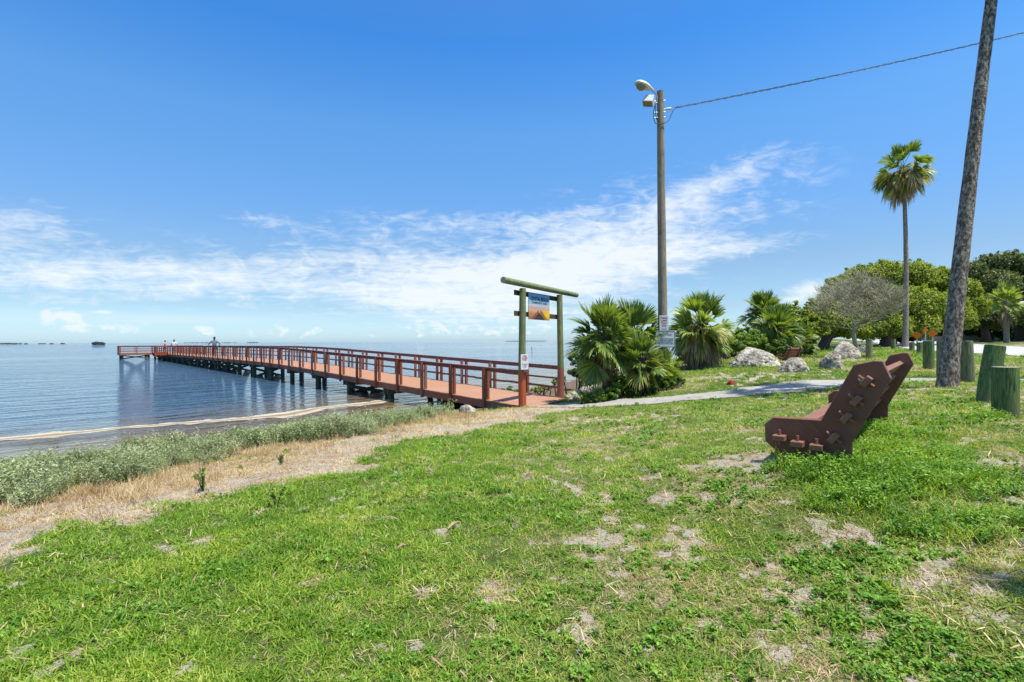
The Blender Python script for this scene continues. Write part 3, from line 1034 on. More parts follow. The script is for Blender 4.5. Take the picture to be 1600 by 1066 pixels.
def ribbon(name, mid, widths, mat, lift, step=0.25, across=7, kind='structure', jitter=0.18, flat=None, attrs=False):
    mid = [np.array(p[:2], float) for p in mid]
    # resample
    P, W = [], []
    for (a, b), (wa, wb) in zip(zip(mid[:-1], mid[1:]), zip(widths[:-1], widths[1:])):
        L_ = np.linalg.norm(b - a)
        k = max(2, int(L_ / step))
        for i in range(k):
            t = i / k
            P.append(a + (b - a) * t)
            W.append(wa + (wb - wa) * t)
    P.append(mid[-1])
    W.append(widths[-1])
    P = np.array(P)
    for _ in range(int(2.0 / step)):
        P[1:-1] = (P[:-2] + 2 * P[1:-1] + P[2:]) / 4
    T = np.gradient(P, axis=0)
    T /= np.linalg.norm(T, axis=1)[:, None]
    Nn = np.c_[-T[:, 1], T[:, 0]]
    ac = np.linspace(-1, 1, across)
    V, A = [], []
    for i in range(len(P)):
        jl = 1 + jitter * (fbm(P[i, 0] * 1.0, P[i, 1] * 1.0, 1.3, 3, 3) - .5) * 3
        jr = 1 + jitter * (fbm(P[i, 0] + 40, P[i, 1], 1.3, 3, 8) - .5) * 3
        for a in ac:
            hw = W[i] / 2 * (jl if a > 0 else jr)
            q = P[i] + Nn[i] * a * hw
            V.append(q)
            A.append(a)
    V = np.array(V)
    z = (G(V[:, 0], V[:, 1]) if flat is None else np.full(len(V), flat)) + lift
    if flat is None:
        z = z - 0.0 + 0.0 * np.abs(np.array(A))
    idx = np.arange(len(V)).reshape(len(P), across)
    F = np.stack([idx[:-1, :-1], idx[1:, :-1], idx[1:, 1:], idx[:-1, 1:]], -1).reshape(-1, 4)[:, ::-1]
    o = mesh_np(name, np.c_[V, z], F, mat, None, True, {'across': np.array(A)})
    return tag(o, kind=kind)


ribbon('path', PATH_MID, PATH_W, M['path'], 0.012, 0.12, 15)
road_pts = [(8, 2), (12.5, 10), (19, 20), (25.5, 29), (33.5, 42), (44, 60), (58, 85), (80, 125)]
ROAD_MID = [(26.0, 8.0), (26.5, 19), (29, 31), (37, 45), (50, 66), (66, 95), (90, 140)]
ribbon('road', ROAD_MID, [9.0, 8.2, 7.6, 7.0, 7.0, 7, 7], M['road'], 0.03, 0.8, 9, jitter=0.01)


def zplane(u, v, z):
    X, Z = ray(u, v)
    Y = (z - CAM_Z) / Z
    return (X * Y, Y)


FOAM = [zplane(*p, 0) for p in ((-260, 706), (-100, 696), (0, 687), (100, 679), (200, 668), (300, 661), (360, 657), (410, 651), (445, 650), (470, 645), (490, 638), (530, 635), (560, 633), (590, 628), (625, 624))]
ribbon('foam', FOAM, [1.0, 1.0, .8, .9, .7, 1.0, .8, 1.2, 1.4, 1.1, 1.3, 1.1, .9, 1.0, .5], M['foam'], 0.012, 0.2, 9, 'stuff', 0.6, 0.0)


# ------------------------------------------------------------------ pier
PX0, PY0, PA, PB = 0.425, 15.0, -1.2396, 1.4161        # left rail line, per 6 ft bay
SP = math.hypot(PA, PB)
pdir = np.array([PA, PB, 0]) / SP                       # towards the sea
pnor = np.array([pdir[1], -pdir[0], 0])                 # towards the right-hand rail
PW = 2.40
_RN = [0, 4, 8, 10, 12, 14, 20, 30, 37, 46]
_RZ = [-0.87, -0.69, -0.50, -0.40, -0.33, -0.29, -0.31, -0.38, -0.45, -0.48]


def rail_z(nf):
    return CAM_Z + float(np.interp(nf, _RN, _RZ))


def build_pier():
    ang = math.atan2(pdir[1], pdir[0])
    root = empty('pier', (PX0, PY0, 0), ang)
    tag(root, 'long red painted wooden pier on dark piles running out over the bay', 'pier')
    # local frame: x towards the sea, y to the left of travel (sea-left); right rail is y = -PW
    RH = 1.06
    N = 44

    def dz(x):
        return rail_z(x / SP) - RH

    # deck
    mb = MB()
    xs = list(np.arange(0, N * SP + 4.01, SP / 2))
    za = dz(0)
    mb.add([(-.12, .02, za - .01), (.62, -PW - .02, za - .01), (SP / 2, -PW - .02, dz(SP / 2)), (SP / 2, .02, dz(SP / 2)),
            (-.12, .02, za - .3), (.62, -PW - .02, za - .3), (SP / 2, -PW - .02, za - .3), (SP / 2, .02, za - .3)], [(0, 1, 2, 3), (4, 7, 6, 5), (0, 4, 5, 1), (0, 3, 7, 4), (1, 5, 6, 2)])
    xs = xs[1:]
    for a, b in zip(xs[:-1], xs[1:]):
        za, zb = dz(a), dz(b)
        V = [(a, -PW - .02, za), (b, -PW - .02, zb), (b, .02, zb), (a, .02, za), (a, -PW - .02, za - .05), (b, -PW - .02, zb - .05), (b, .02, zb - .05), (a, .02, za - .05)]
        F = [(0, 1, 2, 3), (7, 6, 5, 4), (0, 4, 5, 1), (2, 6, 7, 3)]
        if b == xs[-1]:
            F.append((1, 5, 6, 2))
        mb.add(V, F)
    mb.build('deck', M['deck'], root)
    x1 = N * SP
    WL = 4.0            # T-head: wing to the left, wing to the right
    Dp = 4.0
    zt = dz(x1)
    mb = MB()
    mb.box((x1 + Dp / 2, WL / 2 + .021, zt - .025), (Dp, WL, .05))
    mb.box((x1 + Dp / 2, -PW - WL / 2 - .021, zt - .025), (Dp, WL, .05))
    mb.build('platform_deck', M['deck'], root)
    # fascia boards and rail caps
    for side, yy, out_ in (('l', 0.045, 1), ('r', -PW - 0.045, -1)):
        fb, cap, mid1 = MB(), MB(), MB()
        ks = np.r_[0.0 if side == 'l' else .46, np.arange(1, N + 0.01, 1.0)]
        for a, b in zip(ks[:-1], ks[1:]):
            xa, xb = a * SP, b * SP
            fb.bar((xa, yy, dz(xa) - .13), (xb, yy, dz(xb) - .13), .045, .24)
            cap.bar((xa, yy, rail_z(a) - .02), (xb, yy, rail_z(b) - .02), .14, .04)
            cap.bar((xa, yy - out_ * .055, rail_z(a) - .085), (xb, yy - out_ * .055, rail_z(b) - .085), .04, .09)
            if side == 'r':
                jz = random.uniform(-.012, .012)
                mid1.bar((xa, yy + .05, rail_z(a) - .42 + jz), (xb, yy + .05, rail_z(b) - .42 + jz), .035, .06)
                mid1.bar((xa, yy + .05, rail_z(a) - .74 - jz), (xb, yy + .05, rail_z(b) - .74 - jz), .035, .075)
        # approach rail to the gate
        if side == 'l':
            cap.bar((-.02, yy, rail_z(0) - .02), (0, yy, rail_z(0) - .02), .14, .04)
            fb.bar((-.30, yy, dz(0) - .11), (0, yy, dz(0) - .13), .045, .20)
        fb.build('fascia', M['pier_red'], root)
        cap.build('handrail', M['pier_rail'], root)
        if side == 'r':
            mid1.build('mid_rail', M['pier_rail'], root)
    # posts: one either side of the fascia, bolted together
    for k in range(1, N + 1):
        for side in (0, 1):
            kk = k if side == 0 else k + 0.42
            if kk > N + .1:
                continue
            x = kk * SP
            y = 0.045 if side == 0 else -PW - 0.045
            o = 1 if side == 0 else -1
            mb = MB()
            zt_, zd = rail_z(kk) - .042, dz(x)
            h = zt_ - (zd - .30)
            mb.box((x, y + o * .070, zd - .30 + h / 2), (.095, .09, h))
            h2 = zt_ - .045 - (zd + .001)
            mb.box((x + .055, y - o * .125, zd + .001 + h2 / 2), (.085, .085, h2))
            mb.build('post', M['pier_red'], root)
    # wing railings
    zr = rail_z(N)

    def railrun(p, q, posts):
        rb = MB()
        p, q = np.array(p, float), np.array(q, float)
        rb.bar((*p, zr - .02), (*q, zr - .02), .14, .04)
        rb.bar((*p, zr - .10), (*q, zr - .10), .04, .13)
        rb.bar((*p, zr - .46), (*q, zr - .46), .04, .10)
        rb.bar((*p, zr - .78), (*q, zr - .78), .04, .12)
        rb.bar((*p, zt - .13), (*q, zt - .13), .045, .30)
        rb.build('wing_railing', M['pier_red'], root)
        for i in range(posts):
            c = p + (q - p) * i / max(posts - 1, 1)
            pb = MB()
            pb.box((c[0], c[1], (zr + zt - .3) / 2 - .03), (.1, .1, zr - zt + .27))
            pb.build('wing_post', M['pier_red'], root)
    railrun((x1 - .02, .10), (x1 - .02, WL), 3)
    railrun((x1, WL + .05), (x1 + Dp, WL + .05), 3)
    railrun((x1 + Dp + .02, WL), (x1 + Dp + .02, -PW - WL), 6)
    railrun((x1 - .02, -PW - .10), (x1 - .02, -PW - WL), 3)
    # small side bay sticking out on the left, low shelf and back board
    xb = 36.4 * SP
    sb = MB()
    sb.box((xb, .75, dz(xb) - .04), (1.5, 1.2, .06))
    sb.box((xb, 1.38, dz(xb) - .18), (1.56, .05, .34))
    sb.box((xb, 1.38, dz(xb) + .86), (1.56, .05, .34))
    sb.box((xb, 1.38, dz(xb) + .42), (1.56, .05, .12))
    for sx in (-.75, .75):
        sb.box((xb + sx, 1.33, dz(xb) + .38), (.1, .1, 1.3))
        sb.box((xb + sx, .75, dz(xb) + 1.0), (.05, 1.15, .1))
        sb.box((xb + sx, .75, dz(xb) + .1), (.05, 1.15, .4))
    sb.build('side_bay', M['log_red'], root)
    # piles, caps, cross braces
    k = 2.41
    i = 0
    while k < N + 2.2:
        x = k * SP
        zd = dz(x) - .25
        for y in (-.22, -PW + .22):
            jx = random.uniform(-.05, .05)
            pm = MB()
            r = random.uniform(.125, .15)
            pm.tube([(x + jx, y, -1.8), (x + jx, y, 0.2), (x + jx, y, zd - .16)], [r * 1.05, r * 1.03, r], 12, wob=.06)
            pm.build('pile', M['pile'], root, smooth=True)
            if i in (5, ) and y > -1:
                pm = MB()
                pm.tube([(x + .4, y, -1.8), (x + .4, y, zd - .16)], [r, r], 12, wob=.06)
                pm.build('pile', M['pile'], root, smooth=True)
        cm = MB()
        cm.box((x - .17, -PW / 2, zd - .1), (.05, PW + .1, .24))
        cm.box((x + .17, -PW / 2, zd - .1), (.05, PW + .1, .24))
        cm.build('pile_cap', M['brace'], root)
        if i not in (3, 4, 5, 7) and zd > .5:
            bm_ = MB()
            bm_.bar((x - .22, -.05, zd - .25), (x - .22, -PW + .1, -.15), .05, .17)
            bm_.bar((x + .22, -PW + .05, zd - .25), (x + .22, -.1, -.15), .05, .17)
            bm_.build('cross_brace', M['brace'], root)
        i += 1
        k += 2.2
    for y in (WL - .25, .6, -PW - .6, -PW - WL + .25):
        for x in (x1 + .3, x1 + Dp - .3):
            pm = MB()
            pm.tube([(x, y, -1.8), (x, y, zt - .06)], [.15, .15], 12, wob=.06)
            pm.build('pile', M['pile'], root, smooth=True)
    bm_ = MB()
    bm_.bar((x1 + .12, WL - .3, zt - .35), (x1 + .12, .6, .1), .05, .17)
    bm_.bar((x1 + .48, WL - .3, .1), (x1 + .48, .6, zt - .35), .05, .17)
    bm_.build('cross_brace', M['brace'], root)
    return root


build_pier()


def pier_pt(nf, off):
    p = np.array([PX0, PY0, 0]) + pdir * nf * SP + pnor * off
    return (p[0], p[1], rail_z(nf) - 1.06)


# ------------------------------------------------------------------ text
def text_mesh(name, body, size, mat, parent, mw, align='CENTER', extrude=0.001, width=None, spacing=1.0, line=1.0):
    cu = bpy.data.curves.new('lettering', 'FONT')
    cu.body = body
    cu.size = size
    cu.extrude = extrude
    cu.align_x = align
    cu.align_y = 'CENTER'
    cu.space_character = spacing
    cu.space_line = line
    cu.resolution_u = 3
    cu.offset = size * .018
    tmp = bpy.data.objects.new('tmp_text', cu)
    COL.objects.link(tmp)
    dg = bpy.context.evaluated_depsgraph_get()
    dg.update()
    me = bpy.data.meshes.new_from_object(tmp.evaluated_get(dg))
    bpy.data.objects.remove(tmp)
    me.materials.clear()
    me.materials.append(mat)
    if width:
        xs = [v.co.x for v in me.vertices]
        w = max(xs) - min(xs)
        for v in me.vertices:
            v.co.x *= width / w
    me.transform(mw)
    o = bpy.data.objects.new(name, me)
    return link(o, parent)


def frame(origin, ex, ey, ez):
    m = Matrix.Identity(4)
    for i, a in enumerate((ex, ey, ez)):
        a = Vector(a).normalized()
        for r_ in range(3):
            m[r_][i] = a[r_]
    for r_ in range(3):
        m[r_][3] = origin[r_]
    return m


# ------------------------------------------------------------------ gate and its signs
gA = at(817.5, 634, 15.1)
gB = at(875, 629, 17.3)
gA.z = g1(gA.x, gA.y)
gB.z = g1(gB.x, gB.y)
ZT = CAM_Z + 1.67


def build_gate():
    root = empty('entrance_gate', (gA.x, gA.y, gA.z))
    tag(root, 'tall gate of two green and red logs with a log crossbeam at the pier entrance', 'gate')
    for P in (gA, gB):
        d = P - gA
        lo = d.z - .3
        top = ZT - .12 - gA.z
        hr = CAM_Z - 0.90 - gA.z
        post = MB()
        lean = 0.035 if P is gA else -0.03
        post.tube([(d.x - lean, d.y, hr), (d.x - lean * .6, d.y, hr + .9), (d.x, d.y, top)], [.108, .103, .098], 16, wob=.03)
        post.build('post', M['log_green'], root, smooth=True)
        sl = MB()
        sl.tube([(d.x - lean * .5, d.y, lo), (d.x - lean, d.y, hr)], [.118, .1125], 16, wob=.03)
        sl.build('red_post_base', M['log_red'], root, smooth=True)
    e = (gB - gA)
    e.z = 0
    e.normalize()
    beam = MB()
    a = gA - e * 1.10
    b = gB + e * 1.45
    n_ = Vector((e.y, -e.x, 0))
    q = [Vector((a.x - gA.x, a.y - gA.y, ZT - gA.z + .02)), Vector(((a.x + b.x) / 2 - gA.x, (a.y + b.y) / 2 - gA.y, ZT - gA.z)), Vector((b.x - gA.x, b.y - gA.y, ZT - gA.z - .02))]
    beam.tube(q, [.092, .092, .086], 16, wob=.03)
    beam.build('crossbeam', [M['log_green']], root, smooth=True)
    cut = MB()
    cut.tube([q[0] - e * .004, q[0] + e * .02], [.085, .085], 14)
    cut.build('beam_end', M['cut'], root)
    for zz in (CAM_Z + 1.42, CAM_Z + .93 - .12):
        for s in (0,):
            bd = MB()
            p0 = gA - e * .26 + n_ * 0.0
            p1 = gB + e * .10
            p0 = p0 - Vector((0, 0, p0.z)) + Vector((0, 0, zz))
            p1 = p1 - Vector((0, 0, p1.z)) + Vector((0, 0, zz))
            back = Vector((-n_.x, -n_.y, 0)) * .13
            bd.bar(p0 - gA + back, p1 - gA + back, .04, .15)
            bd.build('sign_rail', M['brown_board'], root)
    return root, e, n_


gate, gE, gN = build_gate()


def sunset_print_mat():
    m, n, out = new_mat('sunset_print')
    tc = n.node('ShaderNodeTexCoord').outputs['Object']
    sep = n.node('ShaderNodeSeparateXYZ')
    n.l.new(tc, sep.inputs[0])
    u, v = sep.outputs[0], sep.outputs[2]     # u: -0.5..0.5 along, v: 0..1 up (board is scaled by its real size below)
    vv = n.math('DIVIDE', v, SIGN_H)
    uu = n.math('DIVIDE', u, SIGN_W)
    nz = n.noise(n.scalevec(tc, (1.2, 1, 6)), 3.0, 5, 0.6, 0.5)
    vj = n.math('ADD', vv, n.math('MULTIPLY', n.math('SUBTRACT', nz, .5), 0.22))
    c = n.ramp(vj, [(0.0, (0.30, 0.12, 0.08)), (0.25, (0.52, 0.22, 0.09)), (0.36, (0.66, 0.42, 0.17)), (0.46, (0.55, 0.33, 0.40)), (0.55, (0.58, 0.52, 0.54)), (0.64, (0.28, 0.45, 0.55)), (0.85, (0.14, 0.34, 0.53)), (1.0, (0.12, 0.34, 0.66))])
    dx = n.math('DIVIDE', n.math('SUBTRACT', uu, 0.40), 0.22)
    dy = n.math('DIVIDE', n.math('SUBTRACT', vv, 0.22), 0.20)
    d = n.math('ADD', n.math('MULTIPLY', dx, dx), n.math('MULTIPLY', dy, dy))
    g = n.math('POWER', 2.718, n.math('MULTIPLY', d, -1.0))
    c = n.mix(n.math('MULTIPLY', g, 1.0), c, (0.92, 0.60, 0.02))
    dk = n.math('LESS_THAN', n.math('ABSOLUTE', n.math('ADD', uu, 0.02)), n.math('MULTIPLY', n.math('SUBTRACT', 0.30, vv), 1.0))
    strip = n.math('FRACT', n.math('MULTIPLY', vv, 26))
    c = n.mix(dk, c, n.mix(n.math('LESS_THAN', strip, .3), (0.075, 0.055, 0.06), (0.035, 0.022, 0.022)))
    principled(n, out, c, 0.35, None, 0.4)
    return m


SIGN_W, SIGN_H = 1.42, 0.80


def build_park_sign():
    # face plane parallel to the gate, facing the lawn
    c = at(845.5, 498, 16.15)
    zlow = CAM_Z + 0.66
    face = Vector((gE.y, -gE.x, 0))           # towards the camera side
    mid = gA + (gB - gA) * 0.46
    o = Vector((mid.x, mid.y, zlow)) + Vector((face.x, face.y, 0)) * (-.13)
    ang = math.atan2(gE.y, gE.x)
    root = empty('park_sign', (o.x, o.y, o.z), ang)
    tag(root, 'blue and orange printed park sign reading Crystal Beach hung between the gate logs', 'sign')
    M['print'] = sunset_print_mat()
    pb = MB()
    pb.box((0, -.07, SIGN_H / 2), (SIGN_W, .02, SIGN_H))
    pb.build('panel', M['print'], root)
    # two converging pier handrails printed on the board
    rr = MB()
    for s in (-1, 1):
        rr.bar((s * .48, -.0815, .03), (s * .06, -.0815, .30), .003, .030, up=(0, 0, 1))
        rr.bar((s * .34, -.0815, .02), (s * .06, -.0815, .24), .003, .016, up=(0, 0, 1))
        for t in (0, .3, .55, .75, .9):
            x = s * (.48 - .42 * t)
            rr.bar((x, -.0820, .0), (x, -.0820, .03 + .27 * t), .003, .018 * (1.1 - t), up=(1, 0, 0))
    rr.build('printed_pier', flat_mat('print_brown', (0.20, 0.06, 0.03), .4), root)
    fr = frame((0, -.083, SIGN_H * .80), (1, 0, 0), (0, 0, 1), (0, -1, 0))
    text_mesh('lettering', 'CRYSTAL BEACH', .17, M['navy_ink'], root, fr, width=SIGN_W * .82)
    fr = frame((0, -.083, SIGN_H * .655), (1, 0, 0), (0, 0, 1), (0, -1, 0))
    text_mesh('lettering', 'COMMUNITY PARK', .085, M['navy_ink'], root, fr, width=SIGN_W * .72, spacing=1.2)


build_park_sign()


def face_cam_frame(c, yaw=0.0):
    """x to the right, z up, y away from the camera"""
    d = Vector((c.x, c.y, 0)).normalized()
    a = math.atan2(d.y, d.x) - math.pi / 2 + yaw
    return a


def build_post_sign():
    c = at(820, 559.5, 15.1)
    a = face_cam_frame(c, R(18))
    d = Vector((math.sin(a), -math.cos(a), 0))
    o = Vector((gA.x - .02, gA.y, CAM_Z - .84)) + d * .128
    root = empty('notice_sign', tuple(o), a)
    tag(root, 'small white notice with red and black text nailed to the left gate log', 'sign')
    b = MB()
    b.box((.03, 0, .225), (.235, .008, .45))
    b.build('panel', M['white'], root, bevel=.002)
    fr = frame((.03, -.0052, .34), (1, 0, 0), (0, 0, 1), (0, -1, 0))
    text_mesh('lettering', 'PARK\nCLOSES\nDUSK', .065, M['red_ink'], root, fr, width=.17, line=.85)
    fr = frame((.03, -.0052, .12), (1, 0, 0), (0, 0, 1), (0, -1, 0))
    text_mesh('lettering', 'No swimming\nor diving\nfrom pier', .042, M['grey_ink'], root, fr, width=.17, line=.95)


build_post_sign()

# ------------------------------------------------------------------ street lamp pole
LP = onground(1036.5, 16.5)


def build_lamp():
    root = empty('street_lamp', tuple(LP))
    tag(root, 'tall weathered wooden utility pole carrying a white street lamp and a floodlight', 'street lamp')
    top = at(1031.5, 143, 16.5)
    h = top.z - LP.z
    lx = top.x - LP.x
    pb = MB()
    n = 12
    pts = [(lx * t, 0, -.5 + (h + .5) * t) for t in np.linspace(0, 1, n)]
    pb.tube(pts, list(np.linspace(.160, .106, n)), 16, wob=.04)
    pb.build('pole', M['pole'], root, smooth=True)

    def loc(u, v, dy=0.0):
        p = at(u, v, 16.5 + dy)
        return p - LP
    # goose-neck arm
    ar = MB()
    ar.tube([loc(1026, 158, -.12), loc(1026.5, 151, -.12), loc(1024, 145, -.13), loc(1019, 141, -.15), loc(1015, 138.5, -.17)], [.025] * 5, 8)
    ar.build('arm', M['metal_g'], root, smooth=True)
    # cobra head: a long flattened shell
    hd = MB()
    A, B = np.array(loc(1020, 141.5, -.15)), np.array(loc(992.5, 129, -.35))
    ax = B - A
    Ln = np.linalg.norm(ax)
    ax /= Ln
    side = np.cross(ax, (0, 0, 1))
    side /= np.linalg.norm(side)
    up = np.cross(side, ax)
    V, F = [], []
    prof = [(0, .05, .05), (.12, .085, .07), (.3, .14, .11), (.55, .175, .14), (.8, .165, .12), (.94, .12, .08), (1.0, .04, .03)]
    K = 14
    for t, w, hh in prof:
        for k in range(K):
            an = 2 * math.pi * k / K
            zz = math.sin(an) * hh * (1.0 if math.sin(an) > 0 else .35)
            V.append(A + ax * Ln * t + side * math.cos(an) * w + up * zz)
    for i in range(len(prof) - 1):
        for k in range(K):
            F.append((i * K + k, i * K + (k + 1) % K, (i + 1) * K + (k + 1) % K, (i + 1) * K + k))
    F += [tuple(range(K)), tuple((len(prof) - 1) * K + k for k in range(K))]
    hd.add(V, F)
    head = hd.build('lamp_head', M['metal_w'], root, smooth=True)
    ln = MB()
    V, F = [], []
    for t, w, hh in [(.42, .03, .0), (.5, .11, .10), (.66, .135, .14), (.82, .11, .10), (.92, .03, .0)]:
        for k in range(K):
            an = 2 * math.pi * k / K
            V.append(A + ax * Ln * t + side * math.cos(an) * w - up * (.04 + hh * max(0, math.sin(an)) + (.0 if math.sin(an) > 0 else -.01)))
    for i in range(4):
        for k in range(K):
            F.append((i * K + k, i * K + (k + 1) % K, (i + 1) * K + (k + 1) % K, (i + 1) * K + k))
    ln.add(V, F)
    ln.build('lens', M['lens'], head, smooth=True)
    # square floodlight under it
    fl = MB()
    c = np.array(loc(1014, 157, -.2))
    rot = Euler((R(-22), R(14), R(-28))).to_matrix()
    fl.box(c, (.34, .26, .30), np.array(rot), taper=.8)
    flo = fl.build('floodlight', M['metal_w'], root, bevel=.02)
    fg = MB()
    fg.box(c + np.array(rot) @ np.array((0, -.005, -.155)), (.29, .22, .012), np.array(rot))
    fg.build('glass', M['lens'], flo)
    br = MB()
    br.tube([loc(1027, 161, -.12), loc(1020, 160, -.16)], [.022, .022], 8)
    br.build('floodlight_bracket', M['metal_g'], root)
    cb = MB()
    cb.tube([loc(1024, 163, -.14), loc(1021.5, 172, -.15), loc(1021.5, 186, -.15), loc(1024, 193, -.15), loc(1031, 193.5, -.16), loc(1040, 192, -.12), loc(1045, 188, -.05), loc(1048, 181, 0), loc(1052, 172, .05), loc(1059, 166, .1)], [.013] * 10, 6)
    cb.tube([loc(1024, 165, -.14), loc(1024.5, 180, -.15), loc(1026.5, 188, -.15)], [.012] * 3, 6)
    cb.build('cable_loop', M['black'], root, smooth=True)
    ins = MB()
    ins.tube([loc(1034, 171, 0), loc(1041, 170.7, 0)], [.014, .014], 8)
    ins.build('insulator_bolt', M['metal_g'], root)
    ins = MB()
    ins.tube([loc(1040, 170.6, 0), loc(1042, 170.5, 0), loc(1045, 170.2, 0), loc(1048.5, 170, 0)], [.02, .045, .035, .045], 10)
    ins.build('insulator', M['white'], root, smooth=True)
    for vv in (158, 176, 184):
        bt = MB()
        bt.tube([loc(1018 + 4, vv, -.05), loc(1040, vv - 1, -.05)], [.012, .012], 6)
        bt.build('bolt', M['metal_g'], root)


build_lamp()


def build_wire():
    a = at(1055, 168.5, 16.5 + .08)
    pts = []
    # sagging span to the next pole far off to the right
    b = Vector((33.0, 22.0, 18.5))
    n = 60
    for i in range(n + 1):
        t = i / n
        p = a.lerp(b, t)
        p.z -= .30 * 4 * t * (1 - t)
        pts.append(p)
    root = empty('power_line', tuple(a))
    tag(root, 'thin twisted service wire sagging from the lamp pole to the upper right', 'power line')
    wire_grey = flat_mat('weathered_aluminium_wire', (0.13, 0.13, 0.13), 0.8, 0.2)
    for ph in (0, math.pi):
        mb = MB()
        q = []
        m = 560
        for i in range(m + 1):
            t = i / m
            p = a.lerp(b, t)
            p.z -= .30 * 4 * t * (1 - t)
            an = t * 2 * math.pi * 52 + ph
            q.append((p.x - a.x, p.y - a.y + .018 * math.cos(an), p.z - a.z + .018 * math.sin(an)))
        mb.tube(q, .013 if ph else .010, 5)
        mb.build('wire_strand', M['black'] if ph else wire_grey, root, smooth=True)


build_wire()


def build_pole_signs():
    c = at(1037.5, 505, 16.3)
    a = face_cam_frame(c, R(4))
    root = empty('leash_sign', (c.x, c.y - .0, c.z - .24), a)
    tag(root, 'white rectangular sign in red asking Please Leash Your Dog on the lamp pole', 'sign')
    b = MB()
    b.box((0, 0, .24), (.275, .008, .48))
    b.build('panel', M['white'], root, bevel=.003)
    fr = frame((0, -.0055, .285), (1, 0, 0), (0, 0, 1), (0, -1, 0))
    text_mesh('lettering', 'Please\nLeash\nYour\nDog', .088, M['red_ink'], root, fr, width=.20, line=.92)
    fr = frame((0, -.0055, .05), (1, 0, 0), (0, 0, 1), (0, -1, 0))
    text_mesh('lettering', 'THANK YOU', .035, M['grey_ink'], root, fr, width=.15)
    c = at(1039.5, 530, 16.3)
    root = empty('rules_board', (c.x, c.y, c.z - .27), a)
    tag(root, 'wide white board of grey park rules text low on the lamp pole, half behind fronds', 'sign')
    b = MB()
    b.box((0, 0, .27), (.60, .010, .53))
    b.build('panel', M['white'], root, bevel=.003)
    b = MB()
    for s in (-1, 1):
        b.box((s * .285, -.0075, .27), (.016, .004, .51))
        b.box((0, -.0075, .27 + s * .247), (.55, .004, .016))
    b.build('border', M['grey_ink'], root)
    fr = frame((0, -.0065, .43), (1, 0, 0), (0, 0, 1), (0, -1, 0))
    text_mesh('lettering', 'PARK RULES\nOPEN SUNRISE TO SUNSET', .052, M['grey_ink'], root, fr, width=.42)
    fr = frame((0, -.0065, .20), (1, 0, 0), (0, 0, 1), (0, -1, 0))
    text_mesh('lettering', 'NO GLASS CONTAINERS\nNO FIRES OR CAMPING\nNO MOTOR VEHICLES\nKEEP YOUR PARK CLEAN', .05, M['grey_ink'], root, fr, width=.50)
    b = MB()
    b.box((0, .035, .56), (.5, .04, .05))
    b.build('batten', M['brown_board'], root)


build_pole_signs()


# ------------------------------------------------------------------ bench
def bench_parts(root, mat, Lb, ex, prof, seat, back, knob=None, detail=True):
    """local frame: x = ex runs front->back of the bench, y = along its length (near panel at 0), z up"""
    T = .085
    for y0 in (0, Lb):
        pb = MB()
        pb.prism(prof, T, (0, y0, 0), (1, 0, 0), (0, 0, 1), (0, 1, 0))
        pb.build('side_panel', mat, root, bevel=.006)
    if knob:
        kb = MB()
        kb.tube([(knob[0], 0, knob[1]), (knob[0], -.035, knob[1])], [.02, .017], 10)
        kb.build('bolt_cap', M['white'], root, smooth=True)
    for (x, z, ang, kind) in seat + back:
        w, t = (.135, .055) if kind == 'b' else (.15, .055)
        ca, sa = math.cos(R(ang)), math.sin(R(ang))
        Rm = np.array([[ca, 0, -sa], [0, 1, 0], [sa, 0, ca]])
        pl = MB()
        pl.box((x, (Lb + T) / 2, z), (w, Lb - T - .004, t), Rm)
        # narrower tenons through the side panels
        pl.box((x, (Lb + T) / 2, z), (w * .70, Lb + T + .20, t * .92), Rm)
        pn = pl.build('seat_plank' if kind == 's' else 'back_plank', mat, root, bevel=.004)
        if detail:
            nx, nz_ = -sa, ca
            for yy in (-.045, Lb + T + .045):
                dm = MB()
                k = .075
                dm.tube([(x - nx * k * .9, yy, z - nz_ * k * .9), (x + nx * k, yy, z + nz_ * k)], [.013, .013], 8)
                dm.build('peg', mat, pn, smooth=True)


BX, BY, BTH, BL = 2.5, 4.9, -0.71, 3.35


def bench_plane(u, v):
    X, Z = ray(u, v)
    c, s = math.cos(BTH), math.sin(BTH)
    t = (X * BY - BX) / (c - X * s)
    Y = BY + t * s
    return t, CAM_Z + Z * Y


def build_bench():
    o = Vector((BX, BY, 0))
    root = empty('park_bench', tuple(o), BTH)
    tag(root, 'heavy brown timber bench with pegged side panels standing in weeds on the lawn', 'bench')
    outline = [(1208, 652), (1194.6, 662), (1195.4, 689.4), (1220, 711), (1220.5, 731), (1330, 733), (1330.5, 693), (1392.5, 591.5), (1379, 564), (1366, 563.5), (1334, 570), (1283, 656.5)]
    prof = [bench_plane(u, v) for u, v in outline]
    z4 = lambda x, y: (1180 + x / 5.332, 560 + y / 5.332)
    seat = [(*bench_plane(*z4(*p)), 0, 's') for p in ((213, 655), (362, 705), (520, 733))]
    ba = 52
    back = [(*bench_plane(*z4(*p)), ba, 'b') for p in ((663, 655), (768, 487), (850, 348), (932, 190))]
    kn = bench_plane(*z4(880, 172))
    bench_parts(root, M['bench'], BL, None, prof, seat, back, kn)
    return root, prof, seat, back


bench, BPROF, BSEAT, BBACK = build_bench()


